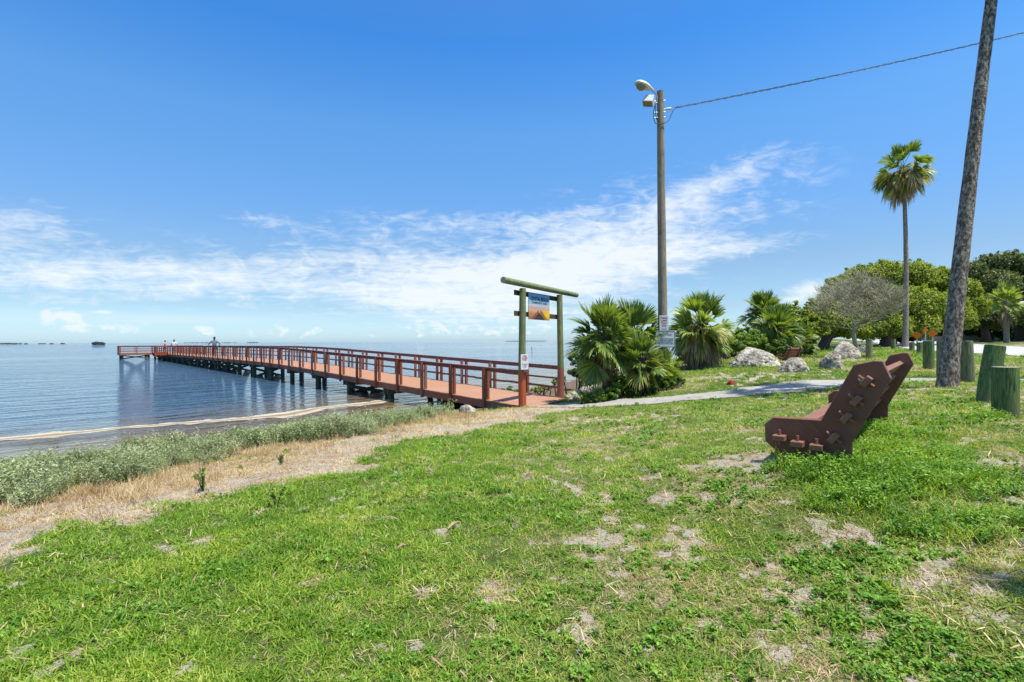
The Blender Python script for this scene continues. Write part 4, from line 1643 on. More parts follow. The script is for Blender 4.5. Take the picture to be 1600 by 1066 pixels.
def build_far_bench():
    c = gp(1184, 573)
    c = onground(1217, c.y + 3.6)
    root = empty('park_bench', (c.x, c.y, c.z), R(-62))
    tag(root, 'small distant brown bench seen end-on just behind the right side of the biggest boulder', 'bench')
    zb = min(p[1] for p in BPROF)
    x0 = BPROF[0][0]
    pr = [((x - x0) * .66, (z - zb) * .66 - .04) for x, z in BPROF]
    st = [((x - x0) * .66, (z - zb) * .66 - .04, a, k) for x, z, a, k in BSEAT]
    bk = [((x - x0) * .66, (z - zb) * .66 - .04, a, k) for x, z, a, k in BBACK]
    bench_parts(root, M['bench_dark'], .72, None, pr, st, bk, None, False)


build_far_bench()


# ------------------------------------------------------------------ bollards
def bollard(u, v, h, rpx, label, mat='bollard', lean=(0, 0), nm='bollard', pos=None):
    p = pos if pos is not None else gp(u, v)
    r = rpx / FPX * p.y / math.hypot(1, (u - 800) / FPX)
    root = empty(nm, tuple(p))
    tag(root, label, 'bollard', 'wooden bollards along the road side of the park')
    b = MB()
    lx, ly = lean
    b.tube([(0, 0, -.2), (lx * .3, ly * .3, h * .3), (lx * .7, ly * .7, h * .7), (lx, ly, h)], [r * 1.02, r, r * .995, r * .98], 20, wob=.03)
    b.build('log', M[mat], root, smooth=True, autosmooth=1.2)
    c = MB()
    c.tube([(lx, ly, h - .01), (lx, ly, h + .004)], [r * .93, r * .92], 20, wob=.02)
    c.build('cut_top', M['cut'], root)
    return p


def hpx(u, vt, vb):
    p = gp(u, vb)
    X, Z = ray(u, vt)
    return CAM_Z + Z * p.y - p.z


bollard(1571, 652, hpx(1571, 574, 652), 23, 'short thick dark green bollard nearest the camera at the right edge')
bollard(1540, 629, hpx(1540, 541, 629), 18, 'tall green bollard leaning right just behind the short thick one', lean=(.16, 0))
bollard(1512, 597, hpx(1512, 533, 597), 12.5, 'pale green bollard just right of the leaning palm trunk', 'bollard_b', (-.05, 0))
bollard(1472, 589, hpx(1472, 533, 589), 9, 'bollard mostly hidden behind the tall leaning palm trunk', 'bollard_b')
bollard(1451, 577, hpx(1451, 533, 577), 9.5, 'mossy bollard standing left of the tall leaning palm trunk', 'bollard')
bollard(1437, 553, hpx(1437, 535, 553), 5, 'small far bollard just left of the mossy one', 'bollard_b')
bollard(1425, 548, hpx(1425, 535, 548), 4.5, 'smallest far bollard beside the slender palm trunk', 'bollard_b')
bollard(1358, 561, hpx(1358, 530, 561), 5.5, 'thin grey green bollard beside the bare tree, among the rocks', 'bollard_b')
bollard(1396, 545, hpx(1396, 530, 545), 4, 'far bollard left of the slender palm trunk', 'bollard_b')


# ------------------------------------------------------------------ rocks
def rock(name, u, vb, w, h, d, label, mat='rock', seed=0, group=None, sub=5, pos=None, rz=0.0, sink=.12, cat='boulder'):
    p = pos if pos is not None else gp(u, vb)
    bm = bmesh.new()
    bmesh.ops.create_icosphere(bm, subdivisions=sub, radius=1.0)
    me = bpy.data.meshes.new(name)
    bm.to_mesh(me)
    bm.free()
    off = Vector((seed * 7.3, seed * 3.1, seed * 11.7))
    for v in me.vertices:
        c = v.co.copy()
        f = 1 + .22 * mn.fractal(c * .9 + off, 1.0, 2.0, 2) - .13 * abs(mn.noise(c * 2.6 + off)) + .07 * mn.fractal(c * 5 + off, .8, 2, 3) - .12 * max(0, mn.noise(c * 7 + off)) - .07 * abs(mn.noise(c * 15 + off)) - .05 * max(0, mn.noise(c * 24 + off))
        c = c * f
        c.z = c.z if c.z > -.2 else -.2 + (c.z + .2) * .2
        v.co = Vector((c.x * w / 2, c.y * d / 2, (c.z + .2) * h / 1.15))
    rr_ = random.Random(seed * 7 + 3)
    for _ in range(9):
        pn_ = Vector((rr_.uniform(-1, 1), rr_.uniform(-1, 1), rr_.uniform(-.2, 1))).normalized()
        sup = max(v.co.dot(pn_) for v in me.vertices) * rr_.uniform(.72, .9)
        for v in me.vertices:
            d_ = v.co.dot(pn_) - sup
            if d_ > 0:
                v.co -= pn_ * d_ * .65
    me.polygons.foreach_set('use_smooth', [True] * len(me.polygons))
    me.materials.append(M[mat])
    o = bpy.data.objects.new(name, me)
    COL.objects.link(o)
    o.location = (p.x, p.y + d * .25, p.z - sink * h)
    o.rotation_euler = (0, 0, rz)
    tag(o, label, cat, group)
    return o


def wpx(px, u, v):
    return px / FPX * gp(u, v).y


bg = 'limestone boulders on the lawn'
rock('boulder', 1189, 573, wpx(80, 1184, 573), hpx(1184, 539, 573) * 1.0, 1.4, 'largest pale limestone boulder, left of the far brown bench', seed=1, group=bg)
rock('boulder', 1247, 581, wpx(52, 1243, 580), hpx(1243, 561, 580) * 1.2, .8, 'low flat pale boulder in front of the far bench', seed=2, group=bg)
rock('boulder', 1306, 577, wpx(40, 1301, 576), hpx(1301, 551, 576) * 1.2, .7, 'pitted grey boulder nearest the heavy bench, right of the low flat one', seed=3, group=bg)
rock('boulder', 1326, 561, wpx(44, 1326, 561), hpx(1326, 531, 561) * 1.2, 1.0, 'tan boulder behind the pitted one, beside the bare tree trunk', seed=4, group=bg)
rock('boulder', 1354, 552, wpx(22, 1354, 552), hpx(1354, 534, 552), .6, 'small pale boulder behind the bare tree trunk and thin bollard', seed=5, group=bg)
rock('red_lump', 1143, 601, .22, .17, .2, 'small rusty red lump lying on bare soil above the path', 'red_rock', 6, None, 3, cat='litter')
ORD = ('first', 'second', 'third', 'fourth', 'fifth', 'sixth', 'seventh', 'eighth', 'ninth')
sg = 'stones at the pier foot'
rock('stone', 731, 648, .62, .30, .4, 'pale rounded stone in the dry grass below the pier edge', 'rock', 7, sg, 4, cat='stone')
for i, (u, v, w) in enumerate(((700, 640, .3), (712, 637, .36), (747, 634, .34), (756, 636, .3), (736, 634, .3), (783, 636, .3), (722, 632, .32))):
    rock('stone', u, v, w, w * .8, w, 'dark shore stone under the pier end, %s of seven from the left' % ORD[sorted((700, 712, 747, 756, 736, 783, 722)).index(u)], 'rock_dark', 10 + i, sg, 3, cat='stone', rz=i)
bgp = 'pale stones edging the wrack beach'
for i, (u, v, w) in enumerate(((889, 624, .34), (897, 621, .42), (905, 618, .40), (913, 615, .5), (921, 612, .42), (929, 610, .38), (936, 613, .35), (901, 625, .3), (943, 607, .34))):
    rock('stone', u, v, w, w * .6, w * .8, 'pale edging stone of the wrack beach, %s from the red gate log' % ORD[sorted((889, 897, 905, 913, 921, 929, 936, 901, 943)).index(u)], 'rock', 30 + i, bgp, 3, cat='stone', rz=i * 1.3)


# ------------------------------------------------------------------ plants: shared builders
def leafcloud(centers, radii, n, size, aspect=0.5, shell=0.55, up=0.35, seed=0, gap=0.0, flat=1.0):
    """n small two-triangle leaves spread through the outer part of ellipsoids; returns V, F(quads)"""
    rng = np.random.default_rng(seed)
    centers = np.asarray(centers, float)
    radii = np.asarray(radii, float)
    vol = (radii[:, 0] * radii[:, 1] + radii[:, 0] * radii[:, 2])
    idx = rng.choice(len(centers), n, p=vol / vol.sum())
    d = rng.normal(size=(n, 3))
    d /= np.linalg.norm(d, axis=1)[:, None]
    r = shell + (1 - shell) * rng.random(n) ** 0.6
    r *= 1 + rng.normal(size=n) * 0.06
    P = centers[idx] + d * radii[idx] * r[:, None]
    nrm = d * 0.8 + rng.normal(size=(n, 3)) * 0.75 + np.array([0, 0, up])
    nrm /= np.linalg.norm(nrm, axis=1)[:, None]
    return leaves_at(P, nrm, size * (0.65 + 0.7 * rng.random(n)), aspect, rng)


def leaves_at(P, nrm, sz, aspect, rng, fold=0.18):
    n = len(P)
    t = rng.normal(size=(n, 3))
    t -= nrm * (t * nrm).sum(1)[:, None]
    t /= np.linalg.norm(t, axis=1)[:, None]
    b = np.cross(nrm, t)
    sz = np.asarray(sz)[:, None]
    a = P - t * sz * .5
    c = P + t * sz * .5 - nrm * sz * fold * .6
    l_ = P + b * sz * aspect * .5 + nrm * sz * fold
    r_ = P - b * sz * aspect * .5 + nrm * sz * fold
    V = np.stack([a, r_, c, l_], 1).reshape(-1, 3)
    F = np.arange(n * 4).reshape(n, 4)
    return V, F


def subblobs(blobs, per, frac, seed=0, squash=0.75):
    """scatter smaller lumps over the surface of big ones so a crown has clumps and gaps"""
    rng = np.random.default_rng(seed)
    C, Rr = [], []
    for (c, r) in blobs:
        c = np.array(c, float)
        r = np.array(r, float) if hasattr(r, '__len__') else np.array([r, r, r * .8])
        for _ in range(per):
            d = rng.normal(size=3)
            d[2] = d[2] * .9 + .15
            d /= np.linalg.norm(d)
            q = c + d * r * rng.uniform(.45, 1.08)
            k = frac * rng.uniform(.5, 1.5) * r.mean()
            C.append(q)
            Rr.append((k * rng.uniform(.9, 1.3), k * rng.uniform(.9, 1.3), k * squash))
    return C, Rr


def tree(name, blobs, per, frac, nleaf, lsize, leaf, trunk, label, cat='tree', group=None, trunk_mat='trunk_dark', seed=1, base=None, shell=.5, limbs=10, aspect=.55, squash=.95, r0=.3):
    """crown from clumps of leaves, trunk with limbs reaching into the clumps"""
    base = Vector(base)
    root = empty(name, tuple(base))
    tag(root, label, cat, group)
    B = [((Vector(c) - base), r) for c, r in blobs]
    C, Rr = subblobs(B, per, frac, seed, squash)
    V, F = leafcloud(C, Rr, int(nleaf * .6), lsize, aspect, shell * .4, seed=seed)
    bc = [tuple(c) for c, r in B]
    br = [(tuple(np.array(r) * .97) if hasattr(r, '__len__') else (r, r, r * .8)) for c, r in B]
    V2, F2 = leafcloud(bc, br, nleaf - int(nleaf * .6), lsize, aspect, .55, seed=seed + 7)
    V, F = np.r_[V, V2], np.r_[F, F2 + len(V)]
    mesh_np('crown', V, F, leaf, root)
    tb = MB()
    rng = random.Random(seed)
    pts = [Vector(p) - base for p in trunk]
    n = len(pts)
    rad = [r0 * (1.25 if i == 0 else 1 - .45 * i / max(n - 1, 1)) for i in range(n)]
    pts[0] = pts[0] - Vector((0, 0, .3))
    tb.tube(pts, rad, 10, wob=.12)
    top = pts[-1]
    for i in range(limbs):
        c = Vector(C[rng.randrange(len(C))])
        m1 = top.lerp(c, .45) + Vector((rng.uniform(-.3, .3), rng.uniform(-.3, .3), -.12 * (c - top).length + rng.uniform(0, .4)))
        q = top.lerp(pts[-2], rng.uniform(0, .4))
        tb.tube([q, q.lerp(m1, .5) + Vector((0, 0, .05)), m1, c], [r0 * .42, r0 * .34, r0 * .22, r0 * .07], 6, wob=.1)
    tb.build('trunk', M[trunk_mat], root, smooth=True)
    return root


def fan_leaf(rng, V, F, root_p, direction, length, petiole, nseg=26, spread=2.4, droop=.5, width=.045, fold=.35, tip_droop=.5):
    """one palm fan: a stalk and ribs of long narrow leaflets; appended to lists (quads)"""
    d = np.array(direction, float)
    d /= np.linalg.norm(d)
    up = np.array((0, 0, 1.0))
    side = np.cross(d, up)
    if np.linalg.norm(side) < 1e-3:
        side = np.array((1.0, 0, 0))
    side /= np.linalg.norm(side)
    roll = rng.uniform(-1.1, 1.1)
    nrm = np.cross(side, d)
    side, nrm = side * math.cos(roll) + nrm * math.sin(roll), nrm * math.cos(roll) - side * math.sin(roll)
    # stalk bends down with its length
    p0 = np.array(root_p, float)
    p1 = p0 + d * petiole * .5 + np.array((0, 0, -petiole * .04 * droop))
    p2 = p0 + d * petiole + np.array((0, 0, -petiole * .22 * droop))
    dd = p2 - p1
    dd /= np.linalg.norm(dd)
    w = .016

    def quadstrip(ps, ws, ax):
        k = len(V)
        for p, ww in zip(ps, ws):
            V.append(p - ax * ww)
            V.append(p + ax * ww)
        for i in range(len(ps) - 1):
            F.append((k + 2 * i, k + 2 * i + 1, k + 2 * i + 3, k + 2 * i + 2))
    quadstrip([p0, p1, p2], [w * 1.4, w, w * .8], side)
    quadstrip([p0, p1, p2], [w, w * .8, w * .6], nrm)
    nn = np.cross(side, dd)
    nn /= np.linalg.norm(nn)
    for i in range(nseg):
        a = (i / (nseg - 1) - .5) * spread + rng.uniform(-.03, .03)
        L_ = length * (1 - .30 * abs(a / (spread / 2)) ** 2) * rng.uniform(.88, 1.08)
        ld = dd * math.cos(a) + side * math.sin(a)
        lift = nn * (fold * abs(math.sin(a)) + rng.uniform(-.05, .05))
        ld = ld + lift
        ld /= np.linalg.norm(ld)
        ax = np.cross(ld, nn)
        ax /= max(np.linalg.norm(ax), 1e-6)
        tw = nn * rng.uniform(-.5, .5)
        ax = ax + tw
        ax /= np.linalg.norm(ax)
        g = tip_droop * rng.uniform(.6, 1.4)
        b0 = p2
        b1 = p2 + ld * L_ * .45
        b2 = p2 + ld * L_ * .78 + np.array((0, 0, -L_ * .07 * g))
        b3 = p2 + ld * L_ + np.array((0, 0, -L_ * .24 * g))
        quadstrip([b0, b1, b2, b3], [width * .28, width * .5, width * .38, width * .04], ax)


def palm_crown(parent, top, n, length, petiole, leaf, seed, el_lo=-50, el_hi=85, name='crown', nseg=24, width=.05, spread=2.4, squeeze=1.0, az_bias=None, droop=.6, tip_droop=.5):
    rng = random.Random(seed)
    V, F = [], []
    for i in range(n):
        az = i * 2.39996 + rng.uniform(-.6, .6)
        t = (i + rng.random()) / n
        el = math.radians(el_hi + (el_lo - el_hi) * t + rng.uniform(-14, 14))
        d = (math.cos(el) * math.cos(az) * squeeze, math.cos(el) * math.sin(az), math.sin(el))
        up_ = max(0.0, math.sin(el))
        fan_leaf(rng, V, F, (top[0] + rng.uniform(-.08, .08), top[1] + rng.uniform(-.08, .08), top[2] - .55 * t * rng.random()), d, length * rng.uniform(.72, 1.15),
                 petiole * rng.uniform(.45, 1.15), nseg, spread * rng.uniform(.75, 1.1), droop * (1 - .5 * up_), width, fold=rng.uniform(.1, .6), tip_droop=tip_droop * (1.3 - up_))
    return mesh_np(name, np.array(V), np.array(F), leaf, parent)


def palm(name, base, top, r0, r1, label, n=30, length=.75, petiole=.8, leaf='palm', dead=10, yellow=5, trunk_mat='trunk_thin', seed=1, group=None, el_lo=-45, cat='palm tree', mid=None, boots=True, width=.05, nseg=24, squeeze=1.0, el_hi=85, droop=.6, dead_el=(-60, -88), dead_scale=.95, tip_droop=.5):
    base = Vector(base)
    top = Vector(top) - base
    root = empty(name, tuple(base))
    tag(root, label, cat, group)
    tb = MB()
    k = 26
    pts, rad = [], []
    m = (Vector(mid) - base) if mid is not None else top * .5
    for i in range(k):
        t = i / (k - 1)
        p = (1 - t) ** 2 * Vector((0, 0, -.25)) + 2 * t * (1 - t) * (m * 2 - top * .5) + t * t * top
        pts.append(p)
        r = r0 + (r1 - r0) * min(t * 1.0, 1)
        r *= 1 + .32 * math.exp(-t * 16)
        rad.append(r * (1 + .02 * math.sin(i * 2.4)))
    tb.tube(pts, rad, 18, wob=.05)
    if boots:
        rng = random.Random(seed)
        for i in range(26):
            a = rng.uniform(0, 6.28)
            z = top.z - rng.uniform(0, min(.9, top.z * .6))
            c = pts[-1] * (z / top.z)
            o = Vector((math.cos(a), math.sin(a), 0))
            tb.tube([c + o * r1 * .7 + Vector((0, 0, z - c.z)), c + o * (r1 + .14) + Vector((0, 0, z - c.z + .16))], [.035, .018], 4)
    tb.build('trunk', M[trunk_mat], root, smooth=True)
    tt = (top.x, top.y, top.z)
    palm_crown(root, tt, n, length, petiole, L[leaf], seed, el_lo, el_hi, 'crown', nseg, width, squeeze=squeeze, droop=droop, tip_droop=tip_droop)
    if yellow:
        palm_crown(root, tt, yellow, length * .9, petiole * .9, L['palm_y'], seed + 50, el_lo - 15, 5, 'yellow_fronds', nseg, width, droop=1.0, tip_droop=1.0)
    if dead:
        palm_crown(root, (tt[0], tt[1], tt[2] - .1), dead, length * dead_scale, petiole * .8, L['palm_d'], seed + 90, dead_el[1], dead_el[0], 'dead_fronds', 14, width * .8, spread=1.2, droop=1.2, tip_droop=1.6)
    return root


def zat(u, v, Y):
    X, Z = ray(u, v)
    return CAM_Z + Z * Y


# ------------------------------------------------------------------ the palms and trees, near to far
# tall leaning palm: only its trunk is in the frame, its crown stands above
pb_ = gp(1478, 605)
ptop = at(1545, 0, pb_.y)
dirv = (ptop - pb_)
palm('tall_palm', pb_, pb_ + dirv * 1.40 + Vector((.12, 0, 0)), .160, .078, 'tall leaning palm trunk rising out of the top of the frame at right', n=34, length=.75, petiole=.95, dead=8, yellow=3,
     trunk_mat='trunk_tall', seed=3, mid=pb_ + dirv * .70 + Vector((.02, 0, 0)), boots=False)
# palm outside the frame at right whose crown shades the lower right corner
palm('tall_palm', (6.0, .15, g1(6.0, .15)), (5.80, .20, 9.2), .2, .13, 'palm standing just outside the right edge of the view', n=34, length=.7, petiole=.9, dead=5, yellow=2, trunk_mat='trunk_tall', seed=8, boots=False)
# slender palm
wb = gp(1414, 543)
wt = at(1411, 268, wb.y)
palm('slender_palm', wb, wt + Vector((0, 0, .3)), .185, .12, 'slender tall palm with a ragged crown of green and dead fronds behind the bench', n=32, length=1.1, petiole=1.2, dead=66, yellow=26, trunk_mat='trunk_thin',
     seed=11, el_lo=-45, width=.085, nseg=20, dead_el=(-10, -80), dead_scale=.95, el_hi=78, tip_droop=1.0, droop=1.0, mid=wb.lerp(wt, .5) + Vector((.15, 0, 0)))

GP = 'palms and shrubs beside the pier gate'
b1 = onground(950, 15.6)
palm('cabbage_palm', b1, at(945, 522, 15.6), .16, .14, 'big bushy green fan palm right of the gate with fronds down to the ground', n=62, length=.74, petiole=.56, dead=6, yellow=7, trunk_mat='trunk_dark', seed=21, group=GP, el_lo=-60, width=.05, nseg=28)
b2 = onground(988, 17.2)
palm('cabbage_palm', b2, at(988, 520, 17.2), .15, .14, 'upright green fan palm between the bushy one and the lamp pole', n=50, length=.78, petiole=.55, dead=4, yellow=4, trunk_mat='trunk_dark', seed=22, group=GP, el_lo=-45, width=.05, nseg=28)
b3 = onground(1004, 15.2)
palm('cabbage_palm', b3, at(1003, 560, 15.2), .12, .11, 'lower fan palm whose fronds cover the left edge of the rules board', n=30, length=.56, petiole=.34, dead=3, yellow=4, trunk_mat='trunk_dark', seed=23, group=GP, el_lo=-40, width=.045, nseg=26)
b4 = gp(1036, 606)
palm('palmetto', b4, Vector((b4.x, b4.y, b4.z + .45)), .09, .08, 'small palmetto on the ground below the lamp pole signs', n=26, length=.52, petiole=.38, dead=4, yellow=4, trunk_mat='trunk_dark', seed=24, group=GP, el_lo=-10, width=.045, nseg=22)
b5 = onground(1098, 21.5)
palm('cabbage_palm', b5, at(1096, 505, 21.5), .2, .18, 'round fan palm with a brown skirt of dead fronds right of the lamp pole', n=46, length=.85, petiole=.72, dead=34, yellow=30, trunk_mat='trunk_dark', seed=25, el_lo=-35, width=.06, nseg=24, dead_el=(-30, -85), dead_scale=1.15)
b6 = onground(1192, 31)
palm('cabbage_palm', b6, at(1192, 484, 31), .2, .18, 'dense fan palm on the skyline behind the biggest boulder', n=56, length=.85, petiole=.70, dead=8, yellow=3, trunk_mat='trunk_dark', seed=26, el_lo=-60, width=.07, nseg=20)
b7 = onground(1214, 29)
palm('cabbage_palm', b7, at(1214, 512, 29), .2, .18, 'lower drooping fan palm just right of the skyline palm', n=46, length=.95, petiole=.7, dead=14, yellow=4, trunk_mat='trunk_dark', seed=27, el_lo=-70, width=.07, nseg=20)
b8 = onground(1250, 30)
palm('cabbage_palm', b8, at(1250, 530, 30), .2, .18, 'short fan palm with hanging brown fronds left of the dark oak trunk', n=24, length=.7, petiole=.6, dead=10, yellow=6, trunk_mat='trunk_dark', seed=28, el_lo=-60, width=.07, nseg=18)
b9 = onground(1573, 52)
palm('slender_palm', b9, at(1571, 470, 52), .24, .2, 'small palm with a pale trunk in front of the dark oaks at far right', n=26, length=1.2, petiole=1.0, dead=6, yellow=3, trunk_mat='trunk_thin', seed=29, el_lo=-25, width=.12, nseg=16)


def pxblobs(lst, Y, depth=1.0):
    """lumps listed as (u, v, radius px, depth offset)"""
    out = []
    for (u, v, r, dy) in lst:
        y = Y + dy
        rr = r / FPX * y
        out.append((at(u, v, y), (rr, rr * depth, rr * .85)))
    return out


# undergrowth round the palms
def bush(name, lst, Y, n, size, leaf, label, seed=1, per=26, frac=.26, group=None, cat='bush', depth=.8):
    bl = pxblobs(lst, Y, depth)
    u = sum(b[0] for b in lst) / len(lst)
    base = onground(u, Y)
    root = empty(name, tuple(base))
    tag(root, label, cat, group)
    C, Rr = subblobs([((Vector(c) - base), r) for c, r in bl], per, frac, seed)
    V, F = leafcloud(C, Rr, int(n * 1.5), size * .85, .55, .2, seed=seed)
    # nothing below the soil
    gz = G(V[:, 0] + base.x, V[:, 1] + base.y) - base.z
    V[:, 2] = np.maximum(V[:, 2], gz + .01)
    mesh_np('foliage', V, F, L[leaf], root)
    tb = MB()
    rng = random.Random(seed)
    for i in range(9):
        c = Vector(C[rng.randrange(len(C))])
        s0 = Vector((rng.uniform(-.25, .25) + c.x * .5, rng.uniform(-.2, .2), 0))
        s0.z = g1(s0.x + base.x, s0.y + base.y) - base.z - .05
        tb.tube([s0, s0.lerp(c, .5) + Vector((rng.uniform(-.1, .1), 0, .05)), c], [.03, .02, .008], 5)
    tb.build('stems', M['trunk_dark'], root)
    return root


bush('shrub', [(905, 575, 17, 0), (920, 590, 15, -.5), (897, 560, 10, .5)], 24, 5200, .10, 'mangrove', 'dark mangrove shrub at the water behind the big fan palm', 31, group=GP)
bush('shrub', [(968, 600, 18, 0), (985, 607, 16, 0), (958, 613, 12, -.3)], 15.2, 4200, .075, 'bush', 'bright leafy shrub in front of the big fan palm trunk', 32, group=GP)
bush('shrub', [(1002, 600, 22, 0), (1020, 596, 18, .2), (1012, 610, 14, -.2)], 15.4, 4800, .08, 'mangrove', 'dark glossy shrub under the palms near the path', 33, group=GP)
bush('shrub', [(935, 620, 12, 0), (922, 622, 10, 0), (912, 626, 8, 0), (948, 622, 10, 0)], 14.9, 2600, .06, 'bush', 'low weedy shrub beside the path next to the right gate log', 34, group=GP)
bush('shrub', [(1045, 600, 13, 0), (1058, 596, 11, .3)], 15.6, 2400, .06, 'bush', 'small green shrub just right of the palmetto', 35, group=GP)
bush('shrub', [(870, 598, 8, 0), (878, 592, 7, 0)], 19, 1200, .06, 'bush', 'small green shrub behind the right gate log', 36)
bush('shrub', [(785, 612, 6, 0), (795, 608, 6, 0), (806, 612, 5, 0)], 22, 900, .07, 'bush', 'small shrub on the beach seen through the pier rail left of the gate', 37)
bush('shrub', [(845, 607, 7, 0), (835, 609, 6, 0), (856, 606, 6, 0)], 21, 1100, .07, 'bush', 'low shrub on the beach seen between the gate logs', 38)
bush('shrub', [(1110, 545, 22, 0), (1085, 550, 20, 0), (1135, 548, 20, 0), (1070, 558, 14, 0)], 23, 7000, .12, 'mangrove', 'dark shrub mass around the foot of the palm with the brown skirt', 39)
bush('shrub', [(1160, 540, 22, 0), (1180, 532, 20, 1), (1140, 525, 16, 2), (1205, 545, 16, 1), (1165, 520, 14, 2), (1125, 530, 14, 2)], 27, 11000, .13, 'bush', 'bright green vine covered thicket left of the biggest boulder', 40)
bush('shrub', [(1222, 495, 20, 1), (1240, 510, 24, 0), (1262, 500, 22, 0), (1250, 485, 16, 1), (1275, 515, 18, -1), (1228, 525, 20, 0), (1286, 494, 18, 1), (1272, 480, 14, 2)], 34, 13000, .17, 'oak', 'round green shrub tree between the skyline palm and the bare tree', 41)
bush('shrub', [(1195, 515, 20, 0), (1215, 505, 18, 1), (1235, 528, 18, 0), (1180, 535, 14, 0), (1265, 530, 14, 0)], 33, 12000, .15, 'bush', 'leafy scrub filling the gap between the skyline palms above the rocks', 43)
bush('shrub', [(1225, 545, 10, 0), (1245, 548, 9, 0), (1262, 546, 9, 0)], 27, 2200, .1, 'mangrove', 'low dark shrub behind the far bench', 42)

# big live oak
OB = [(1315, 452, 26, -2), (1345, 440, 30, 0), (1385, 434, 32, 0), (1425, 436, 34, 0), (1465, 442, 30, 0), (1500, 458, 28, -1), (1522, 478, 20, -2), (1290, 478, 22, -3), (1300, 505, 20, -3),
      (1340, 480, 34, -3), (1385, 475, 36, -4), (1430, 480, 38, -4), (1475, 485, 34, -3), (1395, 505, 26, -5), (1440, 508, 26, -5), (1345, 508, 20, -5), (1500, 498, 22, -3), (1365, 445, 30, 3), (1445, 448, 30, 3)]
ob = onground(1384, 46)
tree('oak_tree', pxblobs(OB, 46), 190, .085, 230000, .155, L['oak'], [ob, ob + Vector((.3, 0, 1.2)), ob + Vector((.2, 0, 2.6))], 'broad sunlit live oak filling the background behind the slender palm', seed=51, base=ob, limbs=26, r0=.5)
o2 = gp(1283, 549)
tree('oak_tree', pxblobs([(1300, 505, 20, 0), (1322, 512, 18, 0), (1275, 498, 16, 0), (1345, 520, 12, 0), (1300, 485, 18, 1)], o2.y), 90, .13, 24000, .13, L['oak'],
     [o2, at(1289, 535, o2.y), at(1298, 522, o2.y), at(1306, 514, o2.y)], 'leaning dark trunked oak standing behind the boulders', seed=52, base=o2, limbs=10, r0=.42)
o3 = onground(1387, 40)
tree('oak_tree', pxblobs([(1372, 515, 14, 0), (1395, 512, 16, 0), (1412, 518, 12, 0), (1355, 520, 12, 0)], 40), 34, .22, 12000, .15, L['oak'],
     [o3, at(1386, 535, 40), at(1388, 520, 40)], 'small oak with a dark trunk left of the slender palm trunk', seed=53, base=o3, limbs=8, r0=.42)
# dark oaks at right
OR_ = [(1520, 425, 20, 0), (1545, 415, 22, 2), (1575, 412, 24, 0), (1605, 420, 26, 0), (1640, 430, 34, 0), (1530, 448, 24, 0), (1560, 445, 28, -2), (1600, 455, 30, -2), (1640, 470, 34, 0), (1545, 480, 26, -3),
       (1585, 485, 28, -3), (1625, 495, 28, -2), (1690, 440, 40, 0), (1690, 480, 36, 0)]
o4 = onground(1600, 62)
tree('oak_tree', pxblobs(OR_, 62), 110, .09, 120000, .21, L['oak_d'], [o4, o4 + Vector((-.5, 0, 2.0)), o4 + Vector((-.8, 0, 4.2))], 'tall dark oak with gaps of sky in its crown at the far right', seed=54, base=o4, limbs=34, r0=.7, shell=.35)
o5 = onground(1540, 56)
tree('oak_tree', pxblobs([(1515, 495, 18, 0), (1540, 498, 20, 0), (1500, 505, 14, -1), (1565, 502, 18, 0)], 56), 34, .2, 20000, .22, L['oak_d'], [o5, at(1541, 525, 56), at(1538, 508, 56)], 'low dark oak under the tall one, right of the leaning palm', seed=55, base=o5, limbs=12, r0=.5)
HB = [(u, 518 + 3 * math.sin(u * .37), 14, 0) for u in range(1440, 1700, 16)] + [(u, 508 + 3 * math.sin(u * .21), 11, 2) for u in range(1470, 1690, 18)]
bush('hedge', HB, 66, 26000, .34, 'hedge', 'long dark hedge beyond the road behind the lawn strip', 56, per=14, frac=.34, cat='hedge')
bush('shrub', [(1385, 535, 8, 0), (1398, 530, 8, 0), (1412, 530, 8, 0), (1425, 527, 9, 0)], 48, 3000, .22, 'hedge', 'dark far shrubs under the broad oak beside the slender palm', 57)
HB2 = [(u, 524 + 2 * math.sin(u), 9, 0) for u in range(1272, 1440, 13)]
bush('hedge', HB2, 58, 9000, .3, 'mangrove', 'distant green hedge seen under the broad oak crown', 58, per=14, frac=.34, cat='hedge')


